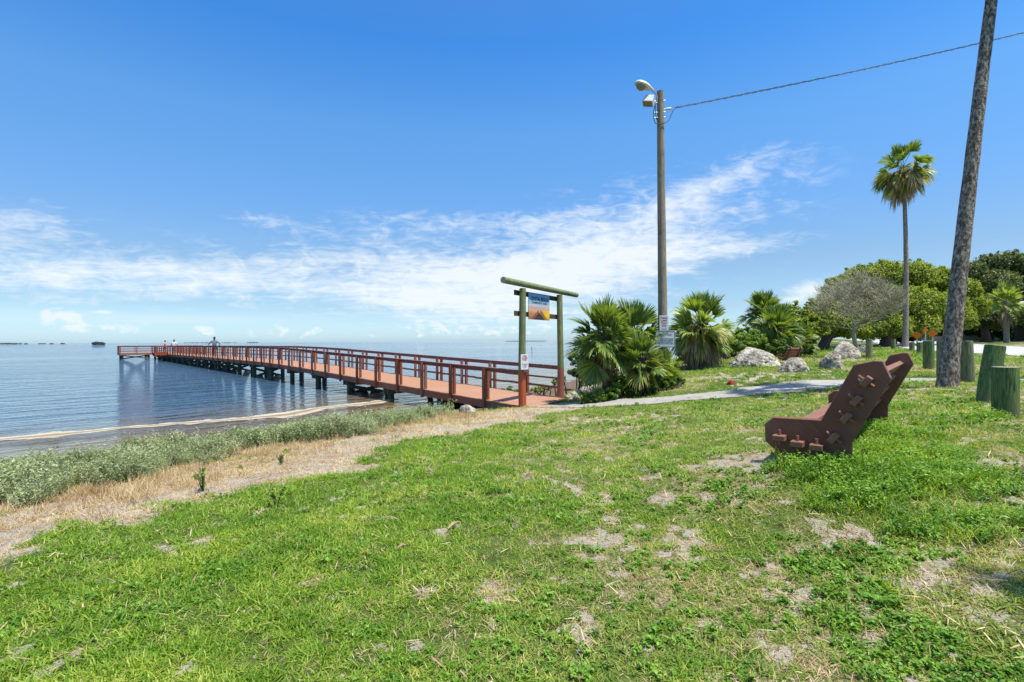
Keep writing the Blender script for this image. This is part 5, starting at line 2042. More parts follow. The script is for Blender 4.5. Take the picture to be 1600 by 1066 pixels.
# bare grey tree
def bare_tree():
    base = gp(1339, 558)
    root = empty('bare_tree', tuple(base))
    tag(root, 'leafless grey tree with a rounded haze of fine twigs behind the bench', 'tree')
    Y = base.y
    rng = random.Random(61)
    tb = MB()
    top = at(1335, 508, Y) - base
    tb.tube([Vector((0, 0, -.1)), Vector((-.03, 0, .5)), Vector((-.16, 0, 1.0)), top], [.13, .11, .10, .09], 10, wob=.1)
    cen = at(1335, 466, Y) - base
    rx, rz = 62 / FPX * Y, 50 / FPX * Y
    segs = []

    def grow(p, d, r, ln, depth):
        n_ = 3
        q = p
        for i in range(n_):
            d = (d + Vector((rng.uniform(-.28, .28), rng.uniform(-.28, .28), rng.uniform(-.16, .2)))).normalized()
            q2 = q + d * ln / n_
            segs.append((q, q2, r, r * .86))
            q = q2
            r *= .86
            e = (q - cen)
            if (e.x / rx) ** 2 + (e.y / rx) ** 2 + (e.z / rz) ** 2 > 1.08:
                return
            if depth > 0 and i > 0:
                nb = 2 if depth > 1 else 3
                for _ in range(nb):
                    a = Vector((rng.uniform(-1, 1), rng.uniform(-1, 1), rng.uniform(-.35, .75))).normalized()
                    grow(q, (d * .55 + a * .75).normalized(), r * .66, ln * rng.uniform(.62, .85), depth - 1)
        if depth > 0:
            grow(q, d, r * .8, ln * .7, depth - 1)
    for i in range(9):
        a = i * 2.4
        grow(top + Vector((0, 0, rng.uniform(-.45, .1))), Vector((math.cos(a), math.sin(a), rng.uniform(.0, 1.1))).normalized(), .042, 1.15, 4)
    tb.build('trunk', M['bare'], root, smooth=True)
    # all limbs and twigs as three-sided rods
    P = np.array([s[0] for s in segs])
    Q = np.array([s[1] for s in segs])
    ra = np.maximum(np.array([s[2] for s in segs]), .0062)[:, None]
    rb = np.maximum(np.array([s[3] for s in segs]), .0052)[:, None]
    D = Q - P
    D /= np.linalg.norm(D, axis=1)[:, None]
    A = np.cross(D, np.tile([0.31, 0.22, 0.92], (len(D), 1)))
    A /= np.linalg.norm(A, axis=1)[:, None]
    B = np.cross(D, A)
    V, F = [], []
    for k in range(3):
        t = 2 * math.pi * k / 3
        o = A * math.cos(t) + B * math.sin(t)
        V.append(P + o * ra)
        V.append(Q + o * rb)
    V = np.stack(V, 1).reshape(-1, 3)
    i0 = np.arange(len(D))[:, None] * 6
    F = np.concatenate([i0 + np.array([[0, 2, 3, 1]]), i0 + np.array([[2, 4, 5, 3]]), i0 + np.array([[4, 0, 1, 5]])])
    mesh_np('crown', V, F, M['bare'], root)
    print('bare tree segs', len(segs))


bare_tree()


# ------------------------------------------------------------------ scattered ground plants (instanced clumps)
def clump_mesh(name, blades, mat):
    """blades: list of (base xyz, direction, length, width, bend) -> narrow three-part blades"""
    V, F = [], []
    for (p, d, ln, w, bend) in blades:
        p = np.array(p, float)
        d = np.array(d, float)
        d /= np.linalg.norm(d)
        s = np.cross(d, (0, 0, 1.0))
        if np.linalg.norm(s) < 1e-3:
            s = np.array((1.0, 0, 0))
        s /= np.linalg.norm(s)
        k = len(V)
        h = np.array((d[0], d[1], 0))
        for t, ww in ((0, .8), (.4, 1.0), (.75, .7), (1.0, .06)):
            q = p + d * ln * t + h * bend * ln * t * t - np.array((0, 0, 1)) * abs(bend) * ln * t * t * .45
            V.append(q - s * w * ww / 2)
            V.append(q + s * w * ww / 2)
        for i in range(3):
            F.append((k + 2 * i, k + 2 * i + 1, k + 2 * i + 3, k + 2 * i + 2))
    me = bpy.data.meshes.new(name)
    me.from_pydata([tuple(v) for v in V], [], F)
    me.materials.append(mat)
    return bpy.data.objects.new(name, me)


def leafy_mesh(name, mat, rng, stems, h, leaf, nper, spread=.3, stem_w=.004, lean=.5, aspect=.45):
    V, F = [], []
    P, N_, S = [], [], []
    for _ in range(stems):
        b = np.array((rng.uniform(-spread, spread), rng.uniform(-spread, spread), 0))
        d = np.array((rng.uniform(-lean, lean), rng.uniform(-lean, lean), 1.0))
        d /= np.linalg.norm(d)
        hh = h * rng.uniform(.6, 1.15)
        k = len(V)
        s = np.cross(d, (0.3, .9, .1))
        s /= np.linalg.norm(s)
        V += [b - s * stem_w / 2, b + s * stem_w / 2, b + d * hh + s * stem_w * .2, b + d * hh - s * stem_w * .2]
        F.append((k, k + 1, k + 2, k + 3))
        for i in range(nper):
            t = .12 + .9 * (i + rng.random()) / nper
            a = rng.uniform(0, 6.28)
            o = np.array((math.cos(a), math.sin(a), rng.uniform(-.1, .6)))
            o /= np.linalg.norm(o)
            P.append(b + d * hh * t + o * leaf * .45)
            nn = np.array((0, 0, 1.0)) + o * rng.uniform(-.9, .4) + np.array([rng.uniform(-.4, .4) for _ in range(3)])
            N_.append(nn / np.linalg.norm(nn))
            S.append((leaf * rng.uniform(.6, 1.2), o))
    # leaves aligned outward
    for p, nn, (sz, o) in zip(P, N_, S):
        t = o - nn * (o @ nn)
        t /= max(np.linalg.norm(t), 1e-6)
        b = np.cross(nn, t)
        k = len(V)
        V += [p - t * sz * .5, p + b * sz * aspect * .5 + nn * sz * .1, p + t * sz * .55, p - b * sz * aspect * .5 + nn * sz * .1]
        F.append((k, k + 1, k + 2, k + 3))
    me = bpy.data.meshes.new(name)
    me.from_pydata([tuple(v) for v in V], [], F)
    me.materials.append(mat)
    return bpy.data.objects.new(name, me)


def scatter(name, P, rotz, tilt, scl, variants, label, cat, group=None):
    """points carrying attributes, and a node tree that sets one of the clump variants on each"""
    n = len(P)
    me = bpy.data.meshes.new(name)
    me.vertices.add(n)
    me.vertices.foreach_set('co', np.asarray(P, np.float32).ravel())
    rot = np.c_[tilt[:, 0], tilt[:, 1], rotz]
    a = me.attributes.new('rot', 'FLOAT_VECTOR', 'POINT')
    a.data.foreach_set('vector', rot.astype(np.float32).ravel())
    a = me.attributes.new('scl', 'FLOAT', 'POINT')
    a.data.foreach_set('value', np.asarray(scl, np.float32))
    a = me.attributes.new('idx', 'INT', 'POINT')
    a.data.foreach_set('value', RNG.integers(0, len(variants), n).astype(np.int32))
    me.materials.append(variants[0].data.materials[0])
    o = bpy.data.objects.new(name, me)
    COL.objects.link(o)
    cl = bpy.data.collections.new(name + '_variants')
    for v in variants:
        cl.objects.link(v)
    ng = bpy.data.node_groups.new(name + '_scatter', 'GeometryNodeTree')
    ng.interface.new_socket('Geometry', in_out='INPUT', socket_type='NodeSocketGeometry')
    ng.interface.new_socket('Geometry', in_out='OUTPUT', socket_type='NodeSocketGeometry')
    N = ng.nodes
    gi, go = N.new('NodeGroupInput'), N.new('NodeGroupOutput')
    ci = N.new('GeometryNodeCollectionInfo')
    ci.inputs['Collection'].default_value = cl
    ci.inputs['Separate Children'].default_value = True
    ci.inputs['Reset Children'].default_value = True
    ip = N.new('GeometryNodeInstanceOnPoints')
    ip.inputs['Pick Instance'].default_value = True

    def na(nm, ty):
        q = N.new('GeometryNodeInputNamedAttribute')
        q.data_type = ty
        q.inputs['Name'].default_value = nm
        return q.outputs['Attribute']
    e2r = N.new('FunctionNodeEulerToRotation')
    lk = ng.links.new
    lk(gi.outputs[0], ip.inputs['Points'])
    lk(ci.outputs[0], ip.inputs['Instance'])
    lk(na('idx', 'INT'), ip.inputs['Instance Index'])
    lk(na('rot', 'FLOAT_VECTOR'), e2r.inputs[0])
    lk(e2r.outputs[0], ip.inputs['Rotation'])
    lk(na('scl', 'FLOAT'), ip.inputs['Scale'])
    lk(ip.outputs[0], go.inputs[0])
    md = o.modifiers.new('scatter', 'NODES')
    md.node_group = ng
    return tag(o, label, cat, group, 'stuff')


def sector(rmin, rmax, dens, amin=-62, amax=58, xpad=0.4):
    """random points in the wedge in front of the eye with density per square metre"""
    area = 0.5 * (rmax ** 2 - rmin ** 2) * R(amax - amin)
    n = int(area * dens)
    r = np.sqrt(RNG.random(n) * (rmax ** 2 - rmin ** 2) + rmin ** 2)
    a = R(amin) + RNG.random(n) * R(amax - amin)
    return r * np.sin(a), r * np.cos(a)


def grow_grass():
    rings = [(1.1, 1.7, 1100, 1.0), (1.7, 3.2, 1500, 1.0), (3.2, 5.0, 950, 1.1), (5.0, 8.0, 470, 1.3), (8, 13, 190, 1.7), (13, 22, 62, 2.3), (22, 48, 14, 3.4)]
    rng = random.Random(5)

    def turf(nm, mat, nb, ln, w, spread, lo=.25, hi=1.0):
        bl = []
        for _ in range(nb):
            a = rng.uniform(0, 6.28)
            el = rng.uniform(lo, hi)
            d = (math.cos(a) * math.cos(el * 1.5), math.sin(a) * math.cos(el * 1.5), math.sin(el * 1.5) + .05)
            bl.append(((rng.gauss(0, spread), rng.gauss(0, spread), -.004), d, ln * rng.uniform(.5, 1.2), w * rng.uniform(.7, 1.3), rng.uniform(.1, .9)))
        return clump_mesh(nm, bl, mat)
    lushv = [turf('grass_tuft', L['grass'], 12, .052, .0052, .020, .2, .95) for _ in range(5)]
    thinv = [turf('turf_tuft', L['grass_thin'], 11, .036, .0042, .022, .15, .8) for _ in range(5)]
    dryv = [turf('straw_tuft', L['straw'], 8, .044, .0030, .024, .05, .6) for _ in range(4)]
    weedv = [leafy_mesh('weed_tuft', L['weed'], rng, 5, .035, .020, 5, .025, .002, .9, .75) for _ in range(4)]
    acc = {'lush': [], 'thin': [], 'dry': [], 'weed': []}
    for r0, r1, dens, sc_ in rings:
        x, y = sector(r0, r1, dens)
        mk = masks(x, y)
        z = G(x, y)
        keep0 = (mk['shore'] > .3) & ((mk['path'] > .62 + .25 * (fbm(x, y, 4, 2, 3) - .3)))
        road_d, _, _ = poly_sd(x, y, ROAD_MID)
        keep0 &= road_d > 4.0
        u = RNG.random(len(x))
        g = mk['grass'] * (1 - .30 * mk['dry'])
        var = fbm(x, y, 6.0, 3, 91)
        g = g * (.38 + 1.0 * sstep(var, .34, .62))
        isg = keep0 & (u < g)
        lush = mk['lush'] * .8 + .5 * sstep(fbm(x, y, .7, 3, 17), .47, .6)
        pick = RNG.random(len(x))
        wd = sstep(fbm(x, y, 1.3, 3, 29), .5, .62) * (.25 + .5 * (x > 1.5))
        kind_weed = isg & (pick < wd * .45)
        kind_lush = isg & ~kind_weed & (RNG.random(len(x)) < lush)
        kind_thin = isg & ~kind_weed & ~kind_lush
        u2 = RNG.random(len(x))
        kd = keep0 & (u2 < np.clip(mk['dry'] * .55 + mk['sand'] * .10 + mk['strip'] * .30 + .16, 0, 1) * (1 - mk['wrack'])) & ~isg
        h = (.7 + .65 * fbm(x, y, 1.6, 3, 13)) * sc_
        for nm, msk in (('lush', kind_lush), ('thin', kind_thin), ('dry', kd), ('weed', kind_weed)):
            acc[nm].append(np.c_[x[msk], y[msk], z[msk], h[msk]])
    for nm, var, oname, lab, cat in (('lush', lushv, 'grass', 'lush bright green lawn grass', 'grass'), ('thin', thinv, 'thin_grass', 'short thin turf between bare patches', 'grass'),
                                     ('dry', dryv, 'dry_grass', 'dry straw coloured grass', 'dry grass'), ('weed', weedv, 'ground_weeds', 'small leafy weeds in the lawn', 'weeds')):
        A = np.concatenate(acc[nm])
        n = len(A)
        print(nm, n)
        scatter(oname, A[:, :3], RNG.random(n) * 6.28, RNG.normal(size=(n, 2)) * .12, A[:, 3] * (.75 + .5 * RNG.random(n)), var, lab, cat)


grow_grass()


def in_band(x, y, lo, hi):
    d, s, t = poly_sd(x, y, SHRUB)
    ds = d * s
    return (ds > lo) & (ds < hi), ds, t


def grow_shrubs():
    rng = random.Random(15)
    sage = [leafy_mesh('oxeye_clump', L['sage'], rng, 12, .42, .050, 17, .16, .005, .5, .42) for _ in range(8)]
    sage.append(leafy_mesh('oxeye_clump', L['bush'], rng, 10, .40, .035, 15, .15, .005, .5, .40))
    sage.append(leafy_mesh('oxeye_clump', L['straw'], rng, 16, .40, .022, 5, .16, .006, .6, .30))
    xmin, xmax = -14, -1.0
    n = 90000
    x = RNG.uniform(xmin, xmax, n)
    y = RNG.uniform(2.5, 15.5, n)
    m, ds, t = in_band(x, y, -.35, 3.2)
    s = shore_sd(x, y)
    edge = ds + (fbm(x, y, 1.1, 3, 71) - .5) * 2.0 + .1
    m &= (edge > 0.0) & (s > .15)
    dens = sstep(edge, 0, .25) * (.35 + .65 * sstep(fbm(x, y, 1.1, 2, 73), .28, .5))
    end = sstep(15.0 - y, 0, 2.0)
    keep = m & (RNG.random(n) < dens * .30 * end)
    x, y, e = x[keep], y[keep], edge[keep]
    z = G(x, y)
    sc_ = (.30 + .90 * fbm(x, y, 2.3, 3, 75)) * (.55 + .45 * sstep(e, 0, .5)) * (.8 + .45 * RNG.random(len(x)))
    print('shrubs', len(x))
    scatter('sea_oxeye_shrubs', np.c_[x, y, z - .02], RNG.random(len(x)) * 6.28, RNG.normal(size=(len(x), 2)) * .12, sc_, sage, 'grey green sea oxeye ground cover along the shore', 'shrubs')
    # tufts of tall dry grass in front of and among them
    def tall(nm, mat, nb, ln, w, sp):
        bl = []
        for _ in range(nb):
            a = rng.uniform(0, 6.28)
            el = rng.uniform(.7, 1.45)
            bl.append(((rng.gauss(0, sp), rng.gauss(0, sp), -.01), (math.cos(a) * math.cos(el), math.sin(a) * math.cos(el), math.sin(el)), ln * rng.uniform(.5, 1.15), w, rng.uniform(.1, .6)))
        return clump_mesh(nm, bl, mat)
    dv = [tall('dry_tuft', L['straw'], 26, .20, .0045, .05) for _ in range(4)]
    n = 30000
    x = RNG.uniform(-14, 1.0, n)
    y = RNG.uniform(1.5, 16, n)
    mk = masks(x, y)
    e = mk['shrub']
    dn = sstep(fbm(x, y, 1.5, 3, 81), .42, .6) * sstep(e, -1.3, -.1) * sstep(.5 - e, 0, .4) + .5 * sstep(fbm(x, y, .9, 3, 83), .5, .62) * mk['strip'] * sstep(e, -2.0, -.3)
    keep = (RNG.random(n) < dn * .42) & (mk['shore'] > .3) & (mk['path'] > .8)
    x, y = x[keep], y[keep]
    print('tall dry', len(x))
    scatter('dry_shore_grass', np.c_[x, y, G(x, y)], RNG.random(len(x)) * 6.28, RNG.normal(size=(len(x), 2)) * .15, .45 + .65 * RNG.random(len(x)), dv, 'orange brown dry grass tufts in front of the grey green shore plants', 'dry grass')
    # leafy weeds and long grass behind and under the bench
    wv = [leafy_mesh('leafy_weed', L['weed'], rng, 8, .17, .040, 8, .07, .003, .7, .5) for _ in range(5)]
    gv = [tall('long_grass', L['grass'], 18, .20, .0075, .05) for _ in range(4)]
    spots = [((1372, 715), .85, .55, 330), ((1420, 745), .75, .38, 240), ((1340, 745), .5, .25, 120), ((1290, 738), .40, .16, 60), ((1232, 732), .18, .12, 26), ((1480, 765), .6, .25, 60), ((1450, 820), .4, .2, 40), ((1560, 830), .5, .2, 40), ((1350, 780), .5, .2, 70),
             ((1375, 680), .6, .5, 130), ((1540, 655), .3, .1, 26), ((1400, 640), .5, .4, 40)]
    A, B = [], []
    for (u, v), rx, ry, k in spots:
        c = gp(u, v)
        for i in range(k):
            a, r = rng.uniform(0, 6.28), math.sqrt(rng.random())
            q = (c.x + rx * r * math.cos(a), c.y + ry * r * math.sin(a), .55 + .6 * rng.random() * (1.15 - r))
            # keep the bench face clear: weeds only in front of its foot low, tall behind
            (A if rng.random() < .62 else B).append(q)
    for lst, var, nm, lab, cat in ((A, wv, 'leafy_weeds', 'leafy green weeds crowding the back and feet of the bench', 'weeds'), (B, gv, 'long_grass', 'long uncut grass around the bench', 'grass')):
        Q = np.array(lst)
        z = G(Q[:, 0], Q[:, 1])
        scatter(nm, np.c_[Q[:, :2], z], RNG.random(len(Q)) * 6.28, RNG.normal(size=(len(Q), 2)) * .2, Q[:, 2], var, lab, cat)
    # meadow weeds among the far lawn and beside the path
    far = [leafy_mesh('meadow_weed', L['bush'], rng, 12, .20, .05, 7, .22, .004, .6, .5) for _ in range(4)]
    n = 9000
    x = RNG.uniform(3.5, 30, n)
    y = RNG.uniform(14.5, 42, n)
    mk = masks(x, y)
    rd, _, _ = poly_sd(x, y, ROAD_MID)
    dn = sstep(fbm(x, y, .45, 3, 85), .46, .6) * (mk['shore'] > 1.5) * (mk['path'] > 1.3) * (rd > 4.6) * (.25 + .75 * sstep(3.8 - mk['shore'], 0, 2))
    keep = RNG.random(n) < dn * .5
    x, y = x[keep], y[keep]
    scatter('meadow_weeds', np.c_[x, y, G(x, y) - .02], RNG.random(len(x)) * 6.28, RNG.normal(size=(len(x), 2)) * .1, .5 + .7 * RNG.random(len(x)), far, 'leafy green weeds on the ground between path and palms', 'weeds')


grow_shrubs()


def litter():
    rng = random.Random(44)
    var = []
    for k in range(5):
        bl = []
        for _ in range(3):
            a_ = rng.uniform(0, 6.28)
            bl.append(((rng.gauss(0, .03), rng.gauss(0, .03), .012), (math.cos(a_), math.sin(a_), rng.uniform(0, .25)), rng.uniform(.02, .075), rng.uniform(.003, .009), rng.uniform(0, .3)))
        var.append(clump_mesh('leaf_litter_bit', bl, L['palm_d'] if k % 2 else L['straw']))
    x, y = sector(1.8, 12, 55)
    mk = masks(x, y)
    keep = (mk['shore'] > .4) & (RNG.random(len(x)) < .35 + .5 * mk['sand'] + .3 * mk['strip'])
    x, y = x[keep], y[keep]
    scatter('leaf_litter', np.c_[x, y, G(x, y) + .012], RNG.random(len(x)) * 6.28, RNG.normal(size=(len(x), 2)) * .2, .6 + .8 * RNG.random(len(x)), var, 'dry bits of leaf and stalk strewn over the lawn', 'litter')


litter()


# single weeds standing on the sand strip
def weed_plant(u, v, h, label, seed, leaf='bush'):
    p = gp(u, v)
    rng = random.Random(seed)
    root = empty('weed_plant', tuple(p))
    tag(root, label, 'plant')
    st = MB()
    P, N_, S = [], [], []
    for i in range(5):
        a = rng.uniform(0, 6.28)
        tip = Vector((math.cos(a) * h * .35, math.sin(a) * h * .35, h * rng.uniform(.6, 1.0)))
        md = tip * .5 + Vector((0, 0, h * .12))
        st.tube([(0, 0, -.02), md, tip], [.006, .005, .002], 5)
        for k in range(26):
            t = rng.uniform(.15, 1.02)
            q = (Vector((0, 0, 0)).lerp(md, t * 2) if t < .5 else md.lerp(tip, t * 2 - 1))
            P.append(np.array(q) + np.array([rng.uniform(-.02, .02) for _ in range(3)]))
            w = np.array([rng.uniform(-1, 1), rng.uniform(-1, 1), rng.uniform(0, 1.4)])
            N_.append(w / np.linalg.norm(w))
            S.append(rng.uniform(.025, .045))
    st.build('stem', M['trunk_dark'], root)
    V, F = leaves_at(np.array(P), np.array(N_), np.array(S), .45, np.random.default_rng(seed))
    mesh_np('leaves', V, F, L[leaf], root)


weed_plant(318, 768, .30, 'taller of the two upright green weeds on the sandy strip', 71)
weed_plant(432, 792, .22, 'smaller green weed at the lawn edge right of the taller one', 72)
weed_plant(440, 727, .16, 'low dark green weed tuft lying on the sand near the shore plants', 73, 'mangrove')


# fallen palm stalk bits on the lawn
def stalk(u, v, ln, rz, label, seed):
    p = gp(u, v)
    mb = MB()
    c, s = math.cos(rz), math.sin(rz)
    mb.tube([(-c * ln / 2, -s * ln / 2, .035), (0, 0, .052), (c * ln / 2, s * ln / 2, .04)], [.006, .014, .004], 6)
    o = mb.build('dead_stalk', M['drift'], None, smooth=True)
    o.location = p
    tag(o, label, 'litter')


stalk(708, 828, .16, R(65), 'curled brown leaf lying on the lawn left of the bare patches', 1)
stalk(628, 862, .07, R(40), 'small tan leaf fragment lying in the lush grass', 2)


# ------------------------------------------------------------------ islands, marker, house, signs
def island(u0, u1, h, Y, label, seed):
    rng = np.random.default_rng(seed)
    a, b = at(u0, 535, Y), at(u1, 535, Y)
    c = (a + b) / 2
    w = (b.x - a.x) / 2
    root = empty('island', (c.x, c.y, 0))
    tag(root, label, 'island')
    mb = MB()
    K = 24
    V = [(w * math.cos(2 * math.pi * k / K), w * .4 * math.sin(2 * math.pi * k / K), -.1) for k in range(K)] + [(w * .93 * math.cos(2 * math.pi * k / K), w * .36 * math.sin(2 * math.pi * k / K), .25) for k in range(K)]
    mb.add(V, [tuple(range(K, 2 * K))] + [(k, (k + 1) % K, K + (k + 1) % K, K + k) for k in range(K)])
    mb.build('shore', M['rock_dark'], root)
    n = max(4, int(w * 2 / (h * 1.1)))
    C, Rr = [], []
    for i in range(n):
        x = (i + .5) / n * 2 - 1
        k = h * (.5 + .5 * (1 - x * x) ** .5) * rng.uniform(.75, 1.05)
        C.append((x * w * .9, rng.uniform(-.2, .2) * w, k * .45))
        Rr.append((h * 1.0, h * .9, k * .55))
    V, F = leafcloud(C, Rr, min(6000, 500 * n), h * .28, .7, .55, seed=seed)
    V[:, 2] = np.maximum(V[:, 2], .05)
    mesh_np('trees', V, F, M['island'], root)


island(-60, 40, 4.2, 1500, 'long low dark island on the horizon at the left edge', 1)
island(60, 72, 2.6, 1700, 'tiny islet on the horizon just right of the left edge island', 2)
island(78, 84, 2.6, 1500, 'smaller of two specks of islets near the left edge island', 3)
island(95, 101, 2.8, 1500, 'speck of an islet left of the tree clump islet', 4)
island(146, 162, 4.6, 700, 'small tree clump islet on the horizon left of the pier end', 5)
island(285, 372, 3.4, 2600, 'long thin island behind the people on the pier', 6)
island(385, 405, 3.4, 2600, 'short thin island right of the long one behind the pier', 7)
island(786, 856, 4.5, 3200, 'faint far island on the horizon behind the gate', 8)


def marker():
    p = at(831, 545, 150)
    root = empty('channel_marker', (p.x, p.y, 0))
    tag(root, 'thin dark channel marker post standing in the bay between the gate logs', 'marker')
    mb = MB()
    mb.tube([(0, 0, -1), (0, 0, .62)], [.09, .09], 8)
    mb.build('post', M['pile'], root)
    mb = MB()
    mb.box((0, 0, .66), (.22, .05, .14))
    mb.build('board', M['brown_board'], root)


marker()


def house():
    p = onground(1512, 72)
    root = empty('house', tuple(p), R(-20))
    tag(root, 'house with a pale roof glimpsed between the oaks above the hedge', 'house')
    mb = MB()
    mb.box((0, 0, 1.4), (11, 7, 2.8))
    mb.build('wall', M['wall'], root)
    rf = MB()
    V = [(-6, -4, 2.75), (6, -4, 2.75), (6, 4, 2.75), (-6, 4, 2.75), (-4.5, 0, 4.3), (4.5, 0, 4.3)]
    rf.add(V, [(0, 1, 5, 4), (2, 3, 4, 5), (1, 2, 5), (3, 0, 4), (0, 3, 2, 1)])
    rf.build('roof', M['roof'], root)
    for x in (-3.6, -1.2, 2.2):
        w = MB()
        w.box((x, -3.53, 1.6), (1.2, .06, 1.1))
        w.build('window', M['glass'], root)


house()


def orange_sign(u, v, s, Y, label):
    c = at(u, v, Y)
    b = onground(u, Y)
    root = empty('road_sign', tuple(b), face_cam_frame(c))
    tag(root, label, 'road sign')
    mb = MB()
    h = c.z - b.z
    mb.tube([(0, .03, 0), (0, .03, h)], [.035, .035], 8)
    mb.build('post', M['metal_g'], root)
    mb = MB()
    k = s / FPX * Y
    mb.prism([(0, -k), (k, 0), (0, k), (-k, 0)], .02, (0, 0, h), (1, 0, 0), (0, 0, 1), (0, -1, 0))
    mb.build('panel', M['orange'], root)


orange_sign(1433, 524, 6.5, 30, 'orange diamond warning sign left of the mossy bollard')
orange_sign(1457, 521, 6.5, 30, 'orange diamond warning sign just left of the leaning palm trunk')
orange_sign(1446, 516, 4.0, 36, 'smaller far orange sign between the other two')


# ------------------------------------------------------------------ people on the pier
def skinned(name, chain, mat, parent, sub=2):
    """chain: dict of joints name -> (pos, radius, parent)"""
    me = bpy.data.meshes.new(name)
    names = list(chain)
    me.from_pydata([chain[k][0] for k in names], [(names.index(chain[k][2]), names.index(k)) for k in names if chain[k][2]], [])
    tmp = bpy.data.objects.new(name, me)
    COL.objects.link(tmp)
    sk = tmp.modifiers.new('s', 'SKIN')
    for i, k in enumerate(names):
        r = chain[k][1]
        me.skin_vertices[0].data[i].radius = (r, r) if not hasattr(r, '__len__') else r
    me.skin_vertices[0].data[0].use_root = True
    su = tmp.modifiers.new('u', 'SUBSURF')
    su.levels = sub
    su.render_levels = sub
    dg = bpy.context.evaluated_depsgraph_get()
    dg.update()
    out = bpy.data.meshes.new_from_object(tmp.evaluated_get(dg))
    bpy.data.objects.remove(tmp)
    out.materials.clear()
    out.materials.append(mat)
    out.polygons.foreach_set('use_smooth', [True] * len(out.polygons))
    o = bpy.data.objects.new(name, out)
    return link(o, parent)


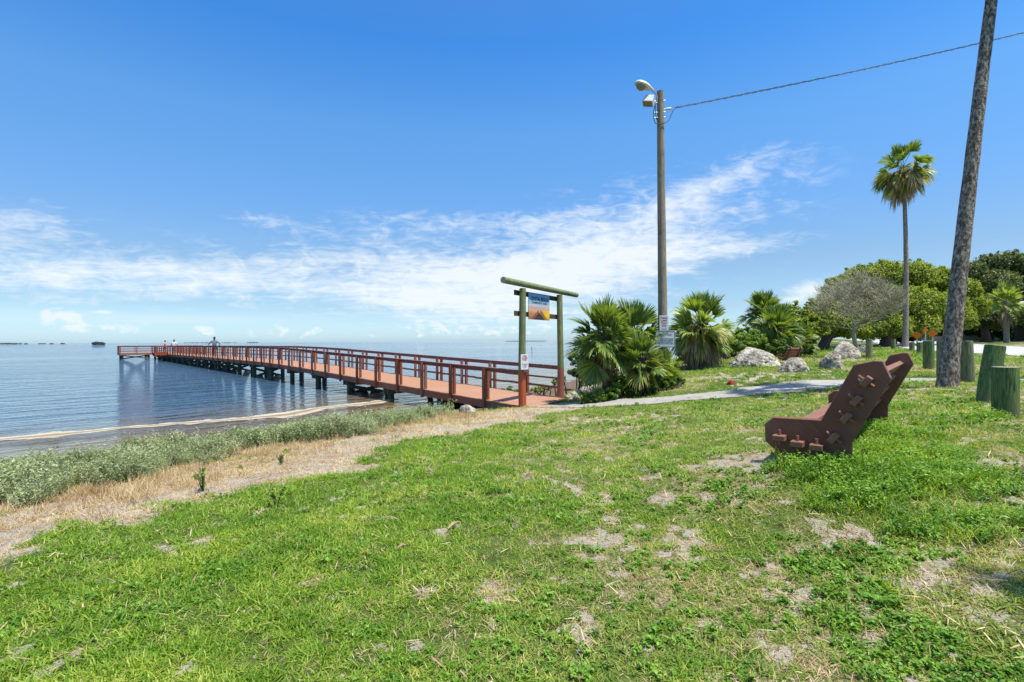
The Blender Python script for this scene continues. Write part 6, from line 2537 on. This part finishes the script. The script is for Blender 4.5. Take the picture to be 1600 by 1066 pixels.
def person(pos, yaw, label, skin, shirt, shorts, h=1.78, armout=.1, stride=.06, hair='hair'):
    root = empty('person', pos, yaw)
    tag(root, label, 'person')
    s = h / 1.78
    sh, hip = 1.46 * s, .95 * s
    c = {'pelvis': ((0, 0, hip), .135 * s, None), 'belly': ((0, 0, 1.12 * s), .13 * s, 'pelvis'), 'chest': ((0, 0, 1.34 * s), .145 * s, 'belly'), 'neck': ((0, 0, 1.52 * s), .055 * s, 'chest'),
         'jaw': ((0, -.02, 1.60 * s), .078 * s, 'neck'), 'skull': ((0, .0, 1.70 * s), .090 * s, 'jaw')}
    for sg, nm in ((-1, 'l'), (1, 'r')):
        st = stride * sg
        c['hip' + nm] = ((sg * .095 * s, 0, .90 * s), .095 * s, 'pelvis')
        c['knee' + nm] = ((sg * .10 * s, -st, .50 * s), .062 * s, 'hip' + nm)
        c['ankle' + nm] = ((sg * .10 * s, -st + .02, .08 * s), .042 * s, 'knee' + nm)
        c['toe' + nm] = ((sg * .11 * s, -st - .13, .035 * s), .035 * s, 'ankle' + nm)
        c['sh' + nm] = ((sg * .185 * s, 0, 1.43 * s), .065 * s, 'chest')
        c['el' + nm] = ((sg * (.235 + armout) * s, -.05, 1.17 * s), .047 * s, 'sh' + nm)
        c['wr' + nm] = ((sg * (.24 + armout * .6) * s, -.22, .99 * s), .032 * s, 'el' + nm)
        c['ha' + nm] = ((sg * (.235 + armout * .5) * s, -.28, .94 * s), .034 * s, 'wr' + nm)
        for q, dx in enumerate((-.025, -.008, .009, .026)):
            c['f%d%s' % (q, nm)] = ((sg * (.235 + armout * .5) * s + dx, -.335, .905 * s - abs(q - 1.4) * -.006), .009, 'ha' + nm)
        c['th' + nm] = ((sg * (.20 + armout * .5) * s, -.29, .955 * s), .010, 'ha' + nm)
    skinned('body', c, skin, root)
    t = {'a': ((0, 0, .93 * s), .15 * s, None), 'b': ((0, 0, 1.12 * s), .148 * s, 'a'), 'c': ((0, 0, 1.33 * s), .165 * s, 'b'), 'd': ((0, 0, 1.47 * s), .085 * s, 'c')}
    for sg, nm in ((-1, 'l'), (1, 'r')):
        t['s' + nm] = ((sg * .185 * s, 0, 1.43 * s), .082 * s, 'c')
        t['e' + nm] = ((sg * (.222 + armout * .75) * s, -.035, 1.24 * s), .066 * s, 's' + nm)
    skinned('shirt', t, shirt, root)
    t = {'a': ((0, 0, .96 * s), .15 * s, None)}
    for sg, nm in ((-1, 'l'), (1, 'r')):
        st = stride * sg
        t['h' + nm] = ((sg * .095 * s, 0, .88 * s), .115 * s, 'a')
        t['k' + nm] = ((sg * .10 * s, -st * .8, .58 * s), .088 * s, 'h' + nm)
    skinned('shorts', t, shorts, root)
    hm = MB()
    bm = bmesh.new()
    bmesh.ops.create_icosphere(bm, subdivisions=3, radius=1)
    V = np.array([v.co[:] for v in bm.verts])
    Fc = [tuple(v.index for v in f_.verts) for f_ in bm.faces]
    bm.free()
    V = V * np.array([.098, .108, .10]) * s
    V[:, 2] = np.maximum(V[:, 2], -.03 * s - .05 * s * (V[:, 1] > 0))
    V = V + np.array([0, .018, 1.725 * s])
    hm.add(V, Fc)
    hm.build('hair', M[hair], root, smooth=True)
    # face: nose, brow line, ears
    fm = MB()
    fm.box((0, -.105 * s, 1.655 * s), (.024, .03, .04))
    for sg in (-1, 1):
        fm.box((sg * .094 * s, 0, 1.66 * s), (.016, .03, .05))
    fm.build('nose_and_ears', skin, root, bevel=.006)
    em = MB()
    for sg in (-1, 1):
        em.box((sg * .034 * s, -.094 * s, 1.678 * s), (.022, .012, .010))
    em.box((0, -.096 * s, 1.615 * s), (.045, .010, .008))
    em.build('eyes_and_mouth', M['hair'], root)
    return root


def pier_person(u, nf, off, **kw):
    p = pier_pt(nf, off)
    return person(p, **kw)


def nf_at(u, off):
    """bay number where the pixel column u crosses the line 'off' metres inside the left rail"""
    X, _ = ray(u, 540)
    x0, y0 = PX0 + pnor[0] * off, PY0 + pnor[1] * off
    # (x0 + n PA) = X (y0 + n PB)
    return (X * y0 - x0) / (PA - X * PB)


n1 = nf_at(335, .45)
person(pier_pt(n1, .45), R(20), 'man in a blue grey shirt leaning on the pier rail, standing apart from the pair', M['skin_d'], M['shirt_g'], M['shorts'], 1.88, .22)
n2 = nf_at(272, .5)
person(pier_pt(n2, .5), R(190), 'right-hand person of the far pair on the pier, in a white shirt seen from behind', M['skin'], M['shirt_w'], M['shorts_t'], 1.85, .12)
n3 = nf_at(258, .6)
person(pier_pt(n3, .6), R(120), 'left-hand person of the far pair on the pier, in a pink and white top', M['skin'], M['shirt_p'], M['shorts'], 1.80, .08)
print('people at bays', n1, n2, n3)
